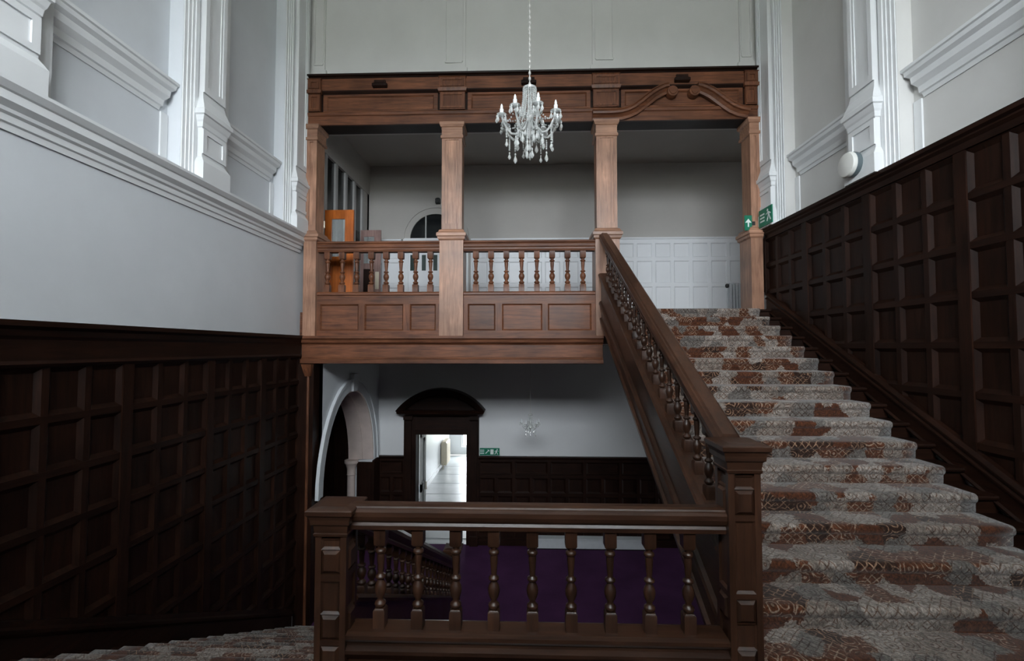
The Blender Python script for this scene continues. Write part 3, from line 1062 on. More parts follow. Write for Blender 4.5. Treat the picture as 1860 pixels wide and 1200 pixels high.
# fitted carpet: one continuous strip folded over the steps
def carpet(name, path, x0, x1, label, thick=0.010):
    mb = MB()
    n = len(path)
    # offset normals for a little thickness
    cum = [0]
    for a, b in zip(path, path[1:]):
        cum.append(cum[-1] + math.dist(a, b))
    off = []
    for i, p in enumerate(path):
        a, b = path[max(i - 1, 0)], path[min(i + 1, n - 1)]
        dx, dz = b[0] - a[0], b[1] - a[1]
        L = math.hypot(dx, dz) or 1
        nx, nz = -dz / L, dx / L
        off.append((p[0] + nx * thick, p[1] + nz * thick))
    nxs = 14
    for j in range(nxs + 1):
        x = x0 + (x1 - x0) * j / nxs
        mb.v += [(x, p[0], p[1]) for p in off]
    m = n
    for j in range(nxs):
        for i in range(n - 1):
            mb.f.append((j * m + i, j * m + i + 1, (j + 1) * m + i + 1, (j + 1) * m + i))
    # side edges
    for x, j in ((x0, 0), (x1, nxs)):
        base = len(mb.v)
        mb.v += [(x, p[0], p[1]) for p in path]
        for i in range(n - 1):
            mb.f.append((j * m + i, base + i, base + i + 1, j * m + i + 1))
    me = bpy.data.meshes.new(name)
    me.from_pydata(mb.v, [], mb.f)
    vv = cum * (nxs + 1) + cum + cum
    uv = me.uv_layers.new(name='UVMap')
    for l in me.loops:
        uv.data[l.index].uv = (me.vertices[l.vertex_index].co.x, vv[l.vertex_index])
    bm = bmesh.new()
    bm.from_mesh(me)
    bmesh.ops.recalc_face_normals(bm, faces=bm.faces)
    bm.to_mesh(me)
    bm.free()
    for p in me.polygons:
        p.use_smooth = True
    o = obj(name, me, M['patterned_carpet'])
    return tag(o, label, 'carpet')


def nose_path(y, z, up_dir):
    """points round a padded nosing at (y,z); up_dir +1: stair rises with y"""
    u = up_dir
    return [(y + u * 0.016, z - RI + 0.001), (y + u * 0.015, z - RI + 0.016), (y + u * 0.013, z - 0.070), (y + u * 0.011, z - 0.056), (y + u * 0.002, z - 0.046), (y - u * 0.006, z - 0.036),
            (y - u * 0.009, z - 0.022), (y - u * 0.006, z - 0.008), (y + u * 0.003, z - 0.001), (y + u * 0.016, z + 0.001), (y + u * 0.04, z + 0.001), (y + u * (GO - 0.006), z + 0.001)]


path = []
for i in range(16, -1, -1):
    path += nose_path(YT - GO * i, ZU - RI * i, 1)
path += [(YT + 0.22, ZU + 0.001)]
carpet('stair_carpet', path, SX0 + 0.04, XR - 0.245, 'brown and cream floral stair carpet on the rising right flight')
path = []
pd = [(YB0 - 0.06, ZL + 0.001)]
for i in range(0, 17):
    pts = nose_path(YB0 + GO * i, ZL - RI * i, -1)
    pd += pts[::-1]
carpet('stair_carpet', pd, TX0 + 0.10, TX1 - 0.04, 'brown and cream floral stair carpet on the descending left flight')
pl_ = [(YR, ZL - 0.011), (0.5, ZL - 0.011), (YB0 - 0.06, ZL - 0.011)]
carpet('landing_carpet', pl_, XL + 0.06, XR - 0.06, 'brown and cream floral carpet covering the half landing', 0.011)
carpet('gallery_carpet', [(YT + 0.22, ZU - 0.011), (8.5, ZU - 0.011), (YW - 0.05, ZU - 0.011)], CX2 + 0.22, XR + 0.3, 'floral carpet on the gallery floor at the stair head', 0.011)

# ------------------------------------------------------------------ newels


def newel(x, y, z0, z1, label, blocks):
    t = thing('newel_post', label, 'newel post', (x, y, z0), 'newel posts of the landing')
    hw = 0.088
    zt = z1

    def L(z, e):
        return (z, x - hw - e, x + hw + e, y - hw - e, y + hw + e)
    obj('shaft', MB().loft([L(z0 - 0.0, -0.014), L(zt - 0.12, -0.014)]), M['newel_z'], t)
    cap = obj('cap', MB().loft([L(zt - 0.175, -0.004), L(zt - 0.17, 0.006), L(zt - 0.155, 0.010), L(zt - 0.15, 0.004), L(zt - 0.11, 0.010), L(zt - 0.10, 0.022), L(zt - 0.075, 0.024), L(zt - 0.055, 0.030),
                                L(zt - 0.045, 0.042), L(zt - 0.022, 0.044), L(zt - 0.016, 0.038), L(zt - 0.006, -0.005)]), M['newel_x'], t)
    # frame strips: four corner stiles and rails on each face, faceted blocks between panels
    for sx in (-1, 1):
        for sy in (-1, 1):
            xa, xb = sorted((x + sx * hw, x + sx * (hw - 0.034)))
            ya, yb = sorted((y + sy * hw, y + sy * (hw - 0.034)))
            obj('stile', MB().box(xa, xb, ya, yb, z0, zt - 0.165), M['newel_z'], t)
    for (ax, sg) in (('y', -1), ('y', 1), ('x', -1), ('x', 1)):
        c = y if ax == 'y' else x
        u = x if ax == 'y' else y
        pl = (ax, c + sg * (hw - 0.014), sg)
        zc = zt - 0.175
        for kind, za, zb in blocks:
            if kind == 'block':
                obj('faceted_block', panel_mb(pl, rect(u - 0.056, u + 0.056, zt - zb, zt - za), 0.0, 0.022, 0.022), M['newel_z'], t)
            elif kind == 'rail':
                obj('rail', slab(pl, rect(u - 0.056, u + 0.056, zt - zb, zt - za), 0, 0.0135), M['newel_x'], t)
            else:
                obj('panel', panel_mb(pl, rect(u - 0.056, u + 0.056, zt - zb, zt - za), 0.012, 0.002, 0.014), M['newel_z'], t)
    return t


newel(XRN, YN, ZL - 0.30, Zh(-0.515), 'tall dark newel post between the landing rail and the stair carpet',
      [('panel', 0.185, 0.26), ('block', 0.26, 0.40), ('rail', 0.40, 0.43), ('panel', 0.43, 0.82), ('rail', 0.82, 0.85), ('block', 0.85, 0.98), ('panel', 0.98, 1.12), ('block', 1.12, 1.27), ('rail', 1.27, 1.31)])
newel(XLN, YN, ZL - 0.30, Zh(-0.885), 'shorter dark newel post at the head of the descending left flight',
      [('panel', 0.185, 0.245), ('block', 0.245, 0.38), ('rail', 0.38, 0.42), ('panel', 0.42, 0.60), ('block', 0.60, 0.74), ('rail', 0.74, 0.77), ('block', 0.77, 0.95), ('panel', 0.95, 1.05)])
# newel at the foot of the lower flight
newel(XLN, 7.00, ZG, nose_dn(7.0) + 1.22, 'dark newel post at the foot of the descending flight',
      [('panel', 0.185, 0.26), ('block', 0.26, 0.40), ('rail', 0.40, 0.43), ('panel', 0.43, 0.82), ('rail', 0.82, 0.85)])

# ------------------------------------------------------------------ landing balustrade
lbz0, lbz1 = Zh(-1.60), Zh(-1.015)
lt = thing('landing_balustrade', 'dark timber balustrade across the landing between the two newel posts', 'balustrade', (0.05, YN, ZL))
lx0, lx1 = XLN + 0.088, XRN - 0.088


def lprof(prof, x0=lx0, x1=lx1):
    return MB().prism([(YN - n, Zh(h)) for n, h in prof], 'x', x0, x1)


hr = [(-0.05, -1.03), (0.05, -1.03), (0.056, -1.005), (0.048, -0.99), (0.062, -0.975), (0.074, -0.95), (0.074, -0.925), (0.06, -0.912), (0.052, -0.908), (0.046, -0.900), (0.02, -0.893),
      (-0.02, -0.893), (-0.046, -0.900), (-0.06, -0.912), (-0.074, -0.925), (-0.074, -0.95), (-0.062, -0.975), (-0.048, -0.99), (-0.056, -1.005)]
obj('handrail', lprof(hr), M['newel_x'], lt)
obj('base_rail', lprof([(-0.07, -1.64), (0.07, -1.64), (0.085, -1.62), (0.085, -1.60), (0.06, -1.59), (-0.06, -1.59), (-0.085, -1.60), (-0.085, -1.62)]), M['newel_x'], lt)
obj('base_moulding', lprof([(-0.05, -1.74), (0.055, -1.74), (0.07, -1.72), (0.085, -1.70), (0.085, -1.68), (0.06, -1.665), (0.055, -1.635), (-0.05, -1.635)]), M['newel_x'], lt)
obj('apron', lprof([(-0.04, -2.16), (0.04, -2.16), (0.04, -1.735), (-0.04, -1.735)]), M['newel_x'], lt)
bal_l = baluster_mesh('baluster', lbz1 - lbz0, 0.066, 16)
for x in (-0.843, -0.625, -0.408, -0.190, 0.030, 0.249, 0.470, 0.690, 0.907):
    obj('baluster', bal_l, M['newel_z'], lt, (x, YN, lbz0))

# ------------------------------------------------------------------ raking balustrades
rail_prof = [(-0.05, 0.96), (0.05, 0.96), (0.056, 0.985), (0.048, 1.0), (0.062, 1.02), (0.078, 1.045), (0.078, 1.075), (0.06, 1.10), (0.05, 1.105), (0.04, 1.12), (-0.04, 1.12),
             (-0.05, 1.105), (-0.06, 1.10), (-0.078, 1.075), (-0.078, 1.045), (-0.062, 1.02), (-0.048, 1.0), (-0.056, 0.985)]


def raking(name, label, f, x, y0, y1, pitch, dz=0.0):
    t = thing(name, label, 'balustrade', (x, y0, f(y0)), 'raking stair balustrades')
    obj('handrail', MB().shear([(a, b + dz) for a, b in rail_prof], x, y0, f(y0), y1, f(y1)), M['newel_y'], t)
    me = baluster_mesh('baluster', 0.53 + dz, 0.062, 10)
    n = int((y1 - y0 - 0.1) / pitch)
    for i in range(n):
        y = y0 + 0.12 + i * pitch
        obj('baluster', me, M['newel_z'], t, (x, y, f(y) + 0.455))
    return t


raking('stair_balustrade', 'dark raking stair balustrade climbing from the tall newel to the gallery column', nose_up, XRN, YN + 0.085, YG - 0.07, 0.205)
raking('stair_balustrade', 'dark raking balustrade of the flight going down, seen through the landing rail', nose_dn, XLN, YN + 0.085, 6.91, 0.205, -0.10)

# ------------------------------------------------------------------ lower hall: dark dado on the back wall
PBY = ('y', YW, -1)
zt = Zh(-2.42)
dado_x0, dado_x1 = DX1 + 0.24, 7.4


def lower_dado(x0, x1, ncol_w):
    n = max(1, round((x1 - x0) / 0.74))
    w = (x1 - x0) / n
    # tall top row of wide panels, then square panels
    for i in range(n):
        a, b = x0 + i * w, x0 + (i + 1) * w
        if a > 4.5:
            continue
        obj('stile', slab(PBY, rect(b - 0.03, b + 0.03, Zh(-4.2), zt), 0, 0.04), M['dark_z'], wall_back)
        obj('panel', panel_mb(PBY, rect(a + 0.04, b - 0.04, zt - 0.31, zt - 0.06), 0.032, 0.006, 0.03), M['dark_x'], wall_back)
        rows = [zt - 0.37, zt - 0.76, zt - 1.15, zt - 1.54]
        for r, z in enumerate([zt - 0.02] + rows + [Zh(-4.12)]):
            obj('rail', slab(PBY, rect(a + 0.03, b - 0.03, z - 0.035, z + 0.035), 0, 0.034), M['dark_x'], wall_back)
        obj('muntin', slab(PBY, rect((a + b) / 2 - 0.03, (a + b) / 2 + 0.03, Zh(-4.2), zt - 0.37), 0, 0.033), M['dark_z'], wall_back)
        for r in range(3):
            for c in range(2):
                u0 = a + 0.03 + c * (w / 2 - 0.0) + (0 if c == 0 else 0.0)
                u1 = (a + b) / 2 - 0.03 if c == 0 else b - 0.03
                u0 = a + 0.03 if c == 0 else (a + b) / 2 + 0.03
                obj('panel', panel_mb(PBY, rect(u0, u1, rows[r + 1] + 0.035, rows[r] - 0.035), 0.032, 0.006, 0.035), M['dark_z'], wall_back)
    obj('dado_backing', slab(PBY, rect(x0, x1, ZG, zt), 0, 0.003), M['dark_z'], wall_back)
    obj('skirting', slab(PBY, rect(x0, x1, ZG, ZG + 0.14), 0, 0.05), M['dark_x'], wall_back)
    obj('dado_cap', MB().prism([(YW, zt), (YW - 0.045, zt), (YW - 0.06, zt + 0.02), (YW - 0.08, zt + 0.035), (YW - 0.08, zt + 0.06), (YW, zt + 0.065)], 'x', x0, x1), M['dark_x'], wall_back)


lower_dado(dado_x0, dado_x1, 0.37)
XA = -3.28                       # face of the arch wall
lower_dado(XA + 0.02, DX0 - 0.24, 0.37)

# door surround with segmental pediment
ds = thing('door_surround', 'dark timber doorcase with a curved pediment round the bright doorway', 'door surround', ((DX0 + DX1) / 2, YW, ZG))
for s, xa, xb in ((-1, DX0 - 0.25, DX0 + 0.02), (1, DX1 - 0.02, DX1 + 0.25)):
    ja = obj('jamb', MB().box(xa, xb, YW - 0.06, YW + 0.25, ZG, DZ + 0.45), M['dark_z'], ds)
    xm = (xa + xb) / 2 + s * 0.03
    obj('pilaster', MB().loft([(ZG, xm - 0.09, xm + 0.09, YW - 0.12, YW - 0.06), (ZG + 0.2, xm - 0.09, xm + 0.09, YW - 0.12, YW - 0.06), (ZG + 0.22, xm - 0.07, xm + 0.07, YW - 0.10, YW - 0.06),
                               (DZ + 0.30, xm - 0.07, xm + 0.07, YW - 0.10, YW - 0.06), (DZ + 0.33, xm - 0.10, xm + 0.10, YW - 0.14, YW - 0.06), (DZ + 0.44, xm - 0.10, xm + 0.10, YW - 0.14, YW - 0.06)]), M['dark_z'], ja)
obj('architrave', MB().box(DX0 - 0.02, DX1 + 0.02, YW - 0.07, YW + 0.25, DZ, DZ + 0.10), M['dark_x'], ds)
obj('frieze', MB().box(DX0 - 0.2, DX1 + 0.2, YW - 0.05, YW, DZ + 0.08, DZ + 0.48), M['dark_x'], ds)
xm, pw, zb = (DX0 + DX1) / 2, 0.97, DZ + 0.44
obj('cornice', MB().loft([(zb - 0.02, xm - pw + 0.12, xm + pw - 0.12, YW - 0.16, YW), (zb + 0.03, xm - pw + 0.04, xm + pw - 0.04, YW - 0.24, YW), (zb + 0.06, xm - pw + 0.02, xm + pw - 0.02, YW - 0.25, YW),
                          (zb + 0.10, xm - pw + 0.06, xm + pw - 0.06, YW - 0.20, YW)]), M['dark_x'], ds)
rise = 0.48
Rr = (pw * pw + rise * rise) / (2 * rise)
ang = math.asin(pw / Rr)
mb = MB()
prof = [(0.0, 0.0), (0.20, 0.0), (0.235, 0.03), (0.26, 0.09), (0.27, 0.13), (0.0, 0.14)]
N = 20
vs, fs = [], []
for i in range(N + 1):
    a = -ang + 2 * ang * i / N
    for d, r in prof:
        rr = Rr - 0.14 + r
        vs.append((xm + rr * sin(a), YW - d, zb + 0.10 + rise - Rr + rr * cos(a)))
n = len(prof)
for i in range(N):
    for k in range(n):
        fs.append((i * n + k, i * n + (k + 1) % n, (i + 1) * n + (k + 1) % n, (i + 1) * n + k))
fs += [tuple(range(n)), tuple(N * n + k for k in range(n))]
obj('pediment_arch', mb.add(vs, fs), M['dark_x'], ds)
tym = [(xm + (Rr - 0.12) * sin(-ang + 2 * ang * i / N), zb + 0.10 + rise - Rr + (Rr - 0.12) * cos(-ang + 2 * ang * i / N)) for i in range(N + 1)]
tym = [(max(min(p[0], xm + pw), xm - pw), max(p[1], zb + 0.05)) for p in tym]
obj('tympanum', MB().prism(tym[::-1], 'y', YW - 0.05, YW), M['dark_x'], ds)

# corridor beyond the doorway
CXL, CXR, CY1 = -3.09, -0.2, 18.6
struct('floor_corridor', MB().box(CXL - 0.2, CXR + 0.2, YW, CY1, ZG - 0.2, ZG - 0.01), M['corridor_vinyl'], 'pale grey vinyl floor of the bright corridor', 'floor')
fc = bpy.data.objects['floor_corridor']
for j in range(7):
    y0 = YW + 0.3 + j * 1.05
    for i in range(2):
        obj('floor_sheet', MB().box(CXL + 0.02 + i * 1.47, CXL + 1.475 + i * 1.47, y0 + 0.012, y0 + 1.038, ZG - 0.012, ZG), M['corridor_vinyl'], fc)
struct('wall_corridor_left', MB().box(CXL - 0.2, CXL, YW + 0.25, CY1, ZG, ZG + 3.2), M['gloss_white'], 'white left wall of the bright corridor', 'wall')
cw = MB()
cwin = [(15.3, 15.55)]  # side window out of view, added to give the corridor daylight
ya = YW + 0.25
for y0, y1 in cwin + [(CY1, CY1)]:
    cw.box(CXR, CXR + 0.2, ya, y0, ZG, ZG + 3.2)
    if y1 > y0:
        cw.box(CXR, CXR + 0.2, y0, y1, ZG, ZG + 1.0).box(CXR, CXR + 0.2, y0, y1, ZG + 2.5, ZG + 3.2)
    ya = y1
struct('wall_corridor_right', cw, M['gloss_white'], 'right wall of the bright corridor with an added unseen window slit', 'wall')
for y0, y1 in cwin:
    portal('corridor_added_daylight', (CXR + 0.21, (y0 + y1) / 2, ZG + 1.75), (0, pi / 2, 0), 1.5, y1 - y0)
portal('corridor_end_daylight', (-2.06, CY1 + 0.21, ZG + 1.31), (-pi / 2, 0, 0), 1.12, 1.98)
ce = MB()
ex0, ex1, ez0, ez1 = -2.62, -1.5, ZG + 0.32, ZG + 2.3
ce.box(CXL, ex0, CY1, CY1 + 0.2, ZG, ZG + 3.2).box(ex1, CXR, CY1, CY1 + 0.2, ZG, ZG + 3.2)
ce.box(ex0, ex1, CY1, CY1 + 0.2, ZG, ez0).box(ex0, ex1, CY1, CY1 + 0.2, ez1, ZG + 3.2)
struct('wall_corridor_end', ce, M['gloss_white'], 'white end wall of the corridor with a window opening', 'wall')
wf = MB()
for u in (ex0 + 0.03, (ex0 + ex1) / 2, ex1 - 0.03):
    wf.box(u - 0.03, u + 0.03, CY1 + 0.05, CY1 + 0.12, ez0, ez1)
for z in (ez0 + 0.03, (ez0 + ez1) / 2, ez1 - 0.03):
    wf.box(ex0 + 0.06, (ex0 + ex1) / 2 - 0.03, CY1 + 0.05, CY1 + 0.12, z - 0.03, z + 0.03)
    wf.box((ex0 + ex1) / 2 + 0.03, ex1 - 0.06, CY1 + 0.05, CY1 + 0.12, z - 0.03, z + 0.03)
struct('window_2', wf, M['gloss_white'], 'white window at the far end of the corridor', 'window')
struct('ceiling_corridor', MB().box(CXL - 0.2, CXR + 0.2, YW + 0.25, CY1 + 0.2, ZG + 3.2, ZG + 3.3), M['plaster'], 'white corridor ceiling', 'ceiling')
struct('baseboard_corridor', MB().box(CXL, CXL + 0.03, YW + 0.3, CY1, ZG - 0.005, ZG + 0.14), M['gloss_white'], 'white skirting board along the corridor', 'skirting')
rd = thing('corridor_radiator', 'beige column radiator on the left corridor wall', 'radiator', (CXL + 0.1, 16.9, ZG))
for i in range(8):
    y = 16.55 + i * 0.09
    obj('fin', MB().loft([(ZG + 0.10, CXL + 0.04, CXL + 0.22, y, y + 0.06), (ZG + 0.14, CXL + 0.03, CXL + 0.24, y - 0.005, y + 0.065), (ZG + 0.86, CXL + 0.03, CXL + 0.24, y - 0.005, y + 0.065), (ZG + 0.92, CXL + 0.06, CXL + 0.2, y, y + 0.06)]), M['cream_metal'], rd)
obj('pipe', MB().tube([(CXL + 0.13, 16.4, ZG), (CXL + 0.13, 16.4, ZG + 0.16), (CXL + 0.13, 17.3, ZG + 0.16)], 0.02, 8), M['cream_metal'], rd)
# glazed door leaf folded back into the corridor
dl = thing('corridor_door_leaf', 'narrow view of an open glazed door leaf at the left jamb of the doorway', 'door', (DX0 + 0.05, YW + 0.25, ZG))
y0, y1 = YW + 0.27, YW + 0.72
for a, b, c, d in ((y0, y1, 0.02, 0.30), (y0, y1, 1.02, 1.20), (y0, y1, 2.20, 2.36), (y0, y0 + 0.11, 0.30, 2.2), (y1 - 0.11, y1, 0.30, 2.2)):
    obj('frame_rail', MB().box(DX0 + 0.03, DX0 + 0.075, a, b, ZG + c, ZG + d), M['grey_frame'], dl)
for c, d in ((0.30, 1.02), (1.20, 2.20)):
    obj('pane', MB().box(DX0 + 0.047, DX0 + 0.053, y0 + 0.11, y1 - 0.11, ZG + c, ZG + d), M['dark_glass'], dl)
obj('handle', MB().box(DX0 + 0.075, DX0 + 0.11, y1 - 0.09, y1 - 0.05, ZG + 0.98, ZG + 1.16), M['old_brass'], dl)

# exit sign beside the doorway


def sign_face(parent, ax, pos, sg, u0, v0, w, h, items):
    pl = (ax, pos, sg)
    for kind, a, b, sz in items:
        u, v = u0 + a * w, v0 + b * h
        s = sz * h
        mb = MB()
        if kind == 'door':
            for r in (rect(u - s * .32, u + s * .32, v - s * .5, v + s * .5),):
                q = slab(pl, r, 0, 0.002); mb.add(q.v, q.f)
        elif kind == 'bars':
            for k in range(3):
                q = slab(pl, rect(u - s * .4, u + s * .4, v - s * .4 + k * s * .32, v - s * .4 + k * s * .32 + s * .14), 0, 0.002); mb.add(q.v, q.f)
        elif kind == 'arrow':
            for poly in ([(u - s * .08, v - s * .5), (u + s * .08, v - s * .5), (u + s * .08, v + s * .1), (u - s * .08, v + s * .1)], [(u - s * .38, v + s * .02), (u + s * .38, v + s * .02), (u, v + s * .5)]):
                q = slab(pl, poly, 0, 0.002); mb.add(q.v, q.f)
        elif kind == 'diag':
            for poly in ([(u - s * .42, v - s * .30), (u - s * .30, v - s * .42), (u + s * .22, v + s * .10), (u + s * .10, v + s * .22)], [(u - s * .02, v + s * .42), (u + s * .42, v + s * .42), (u + s * .42, v - s * .02)]):
                q = slab(pl, poly, 0, 0.002); mb.add(q.v, q.f)
        else:   # running figure
            head = [(u + s * .12 + s * .11 * cos(k * pi / 4), v + s * .40 + s * .11 * sin(k * pi / 4)) for k in range(8)]
            for poly in (head, [(u - s * .10, v + s * .26), (u + s * .14, v + s * .28), (u + s * .06, v - s * .08), (u - s * .16, v - s * .06)],
                         [(u - s * .16, v - s * .04), (u - s * .02, v - s * .04), (u - s * .26, v - s * .48), (u - s * .38, v - s * .44)],
                         [(u - s * .06, v - s * .02), (u + s * .08, v - s * .06), (u + s * .28, v - s * .46), (u + s * .16, v - s * .50)],
                         [(u + s * .08, v + s * .24), (u + s * .14, v + s * .16), (u + s * .38, v + s * .06), (u + s * .36, v + s * .14)],
                         [(u - s * .08, v + s * .24), (u - s * .10, v + s * .14), (u - s * .34, v + s * .02), (u - s * .36, v + s * .10)]):
                q = slab(pl, poly, 0, 0.002); mb.add(q.v, q.f)
        obj({'door': 'door_symbol', 'bars': 'lettering', 'arrow': 'arrow_symbol', 'diag': 'arrow_symbol'}.get(kind, 'figure_symbol'), mb, M['sign_white'], parent)


es = thing('exit_sign', 'green and white exit sign on the wall beside the lower doorway', 'sign', (-0.85, YW, Zh(-2.33)))
obj('plate', MB().box(-1.03, -0.60, YW - 0.035, YW, Zh(-2.335), Zh(-2.185)), M['sign_green'], es)
sign_face(es, 'y', YW - 0.035, -1, -1.03, Zh(-2.335), 0.43, 0.15, [('bars', 0.12, 0.5, 0.75), ('diag', 0.38, 0.5, 0.7), ('door', 0.62, 0.5, 0.72), ('figure', 0.85, 0.5, 0.8)])

# two signs at the right pier
es = thing('exit_sign', 'small green arrow sign standing out beside the right half column', 'sign', (3.42, YG - 0.15, Zh(1.80)))
sx0, sx1 = 3.335, 3.445
obj('plate', MB().box(sx0, sx1, YG - 0.078, YG - 0.064, Zh(1.80), Zh(2.03)), M['sign_green'], es)
obj('bracket', MB().box(sx1 - 0.02, 3.50, YG - 0.064, YG - 0.058, Zh(1.88), Zh(1.94)), M['black'], es)
sign_face(es, 'y', YG - 0.078, -1, sx0, Zh(1.80), sx1 - sx0, 0.23, [('arrow', 0.5, 0.5, 0.55)])
es = thing('exit_sign', 'green exit sign on the white corner pilaster above the right panelling', 'sign', (XR - 0.15, 6.9, Zh(1.815)))
obj('plate', MB().box(XR - 0.162, XR - 0.146, 6.71, 7.08, Zh(1.815), Zh(2.075)), M['sign_green'], es)
sign_face(es, 'x', XR - 0.162, -1, 6.71, Zh(1.815), 0.37, 0.26, [('figure', 0.25, 0.52, 0.7), ('bars', 0.72, 0.5, 0.6)])

# round wall lamp over the right panelling
lp = thing('wall_lamp', 'round white bulkhead lamp at the foot of the right pilaster', 'lamp', (XR - 0.16, 5.0, Zh(1.98)))
lc = (XR - 0.145, 5.05, Zh(1.98))
obj('rim', MB().lathe([(0.13, 0), (0.135, -0.04), (0.13, -0.075)], lc, 28, 'x'), M['lamp_rim'], lp, smooth=True)
obj('diffuser', MB().lathe([(0.134, -0.055), (0.136, -0.075), (0.125, -0.095), (0.09, -0.105), (0.0005, -0.11)], lc, 28, 'x'), M['lamp_white'], lp, smooth=True)

# ------------------------------------------------------------------ arch wall on the left of the lower hall
AY0, AY1 = 7.36, 9.86            # opening
AC, AA, AZS, AB = (AY0 + AY1) / 2, (AY1 - AY0) / 2, Zh(-2.36), 1.58
TH = 0.52
NA = 22
ell = [(AC - AA * cos(pi * i / NA), AZS + AB * sin(pi * i / NA)) for i in range(NA + 1)]
ZT = ZU - 0.41
mb = MB()
mb.box(XA - TH, XA, AY1, YW, ZG, ZT)
mb.box(XA - TH, XA, YG + 0.16, AY0, ZG, ZT)
for i in range(NA):
    p, q = ell[i], ell[i + 1]
    mb.prism([p, q, (q[0], ZT), (p[0], ZT)], 'x', XA - TH, XA)
arch_wall = struct('wall_arch', mb, M['plaster_low'], 'white side wall of the lower hall pierced by a tall arch', 'wall')


def ellring(e0, e1, x0, x1):
    m = MB()
    o_ = [(AC - (AA + e1) * cos(pi * i / NA), AZS + (AB + e1) * sin(pi * i / NA)) for i in range(NA + 1)]
    i_ = [(AC - (AA + e0) * cos(pi * i / NA), AZS + (AB + e0) * sin(pi * i / NA)) for i in range(NA + 1)]
    for k in range(NA):
        m.prism([i_[k], i_[k + 1], o_[k + 1], o_[k]], 'x', x0, x1)
    return m


obj('arch_lining', ellring(-0.03, 0.0, XA - TH, XA + 0.012), M['stone_pink'], arch_wall)
obj('archivolt', ellring(0.0, 0.20, XA, XA + 0.03), M['plaster_low'], arch_wall)
obj('archivolt_bead', ellring(0.16, 0.22, XA, XA + 0.055), M['plaster_low'], arch_wall)
obj('soffit_band', ellring(-0.05, -0.03, XA - TH * 0.72, XA - TH * 0.42), M['stone_pink'], arch_wall)
kz = AZS + AB
obj('keystone', MB().loft([(kz - 0.02, XA, XA + 0.07, AC - 0.09, AC + 0.09), (kz + 0.30, XA, XA + 0.09, AC - 0.13, AC + 0.13)]), M['plaster_low'], arch_wall)
# dado on the far reveal and small stone column at its inner edge
obj('reveal_panel', MB().box(XA - 0.34, XA + 0.03, AY1 - 0.03, AY1, ZG, Zh(-2.42)), M['dark_z'], arch_wall)
obj('reveal_panel', MB().box(XA - 0.28, XA - 0.04, AY1 - 0.045, AY1 - 0.03, ZG + 0.3, Zh(-2.56)), M['dark_z'], arch_wall)
obj('corner_stile', MB().box(XA, XA + 0.04, AY1 - 0.06, YW, ZG, Zh(-2.38)), M['dark_z'], arch_wall)
sc = thing('stone_column', 'small pinkish stone column at the inner edge of the arch', 'column', (XA - 0.43, AY1 - 0.08, ZG))
cc = (XA - 0.43, AY1 - 0.10, ZG)
Hs = Zh(-2.36) - ZG
obj('shaft', MB().lathe([(0.085, 0.15), (0.08, Hs - 0.3)], cc, 16), M['stone_pink'], sc, smooth=True)
obj('base', MB().lathe([(0.12, 0), (0.12, 0.06), (0.10, 0.08), (0.115, 0.11), (0.085, 0.16)], cc, 16), M['stone_pink'], sc, smooth=True)
obj('capital', MB().lathe([(0.08, Hs - 0.32), (0.095, Hs - 0.30), (0.085, Hs - 0.28), (0.09, Hs - 0.18), (0.12, Hs - 0.08), (0.14, Hs - 0.06), (0.14, Hs)], cc, 16), M['stone_pink'], sc, smooth=True)
# dim room seen through the arch
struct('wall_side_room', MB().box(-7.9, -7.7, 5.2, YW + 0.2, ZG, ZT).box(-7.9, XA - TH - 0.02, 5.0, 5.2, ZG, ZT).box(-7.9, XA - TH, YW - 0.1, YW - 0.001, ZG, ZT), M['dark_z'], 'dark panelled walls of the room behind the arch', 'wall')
struct('ceiling_side_room', MB().box(-7.9, XL - 0.43, 5.0, YW + 0.2, ZT, ZT + 0.15).box(XL - 0.43, XA - 0.1, YG + 0.3, YW, ZT, ZT + 0.15), M['plaster_warm'], 'ceiling of the room behind the arch', 'ceiling')
sr = bpy.data.objects['wall_side_room']
for k in range(4):
    x = -6.9 + k * 0.85
    obj('stile', MB().box(x, x + 0.12, YW - 0.14, YW - 0.10, ZG, ZG + 2.4), M['dark_z'], sr)
obj('stile', MB().box(-4.75, -4.45, YW - 0.2, YW - 0.1, ZG, ZG + 2.7), M['brown_z'], sr)

# low pale casing along the foot of the back wall, and a dark box beside it
pc = thing('pipe_casing', 'low pale boxed casing along the foot of the lower back wall', 'casing', (1.25, YW - 0.2, ZG))
obj('body', MB().box(0.02, 2.55, YW - 0.22, YW - 0.05, ZG + 0.03, ZG + 0.21), M['radiator_white'], pc)
obj('lid', MB().box(0.0, 2.57, YW - 0.24, YW - 0.05, ZG + 0.21, ZG + 0.235), M['radiator_white'], pc)
obj('plinth', MB().box(0.02, 2.55, YW - 0.20, YW - 0.05, ZG, ZG + 0.03), M['black'], pc)

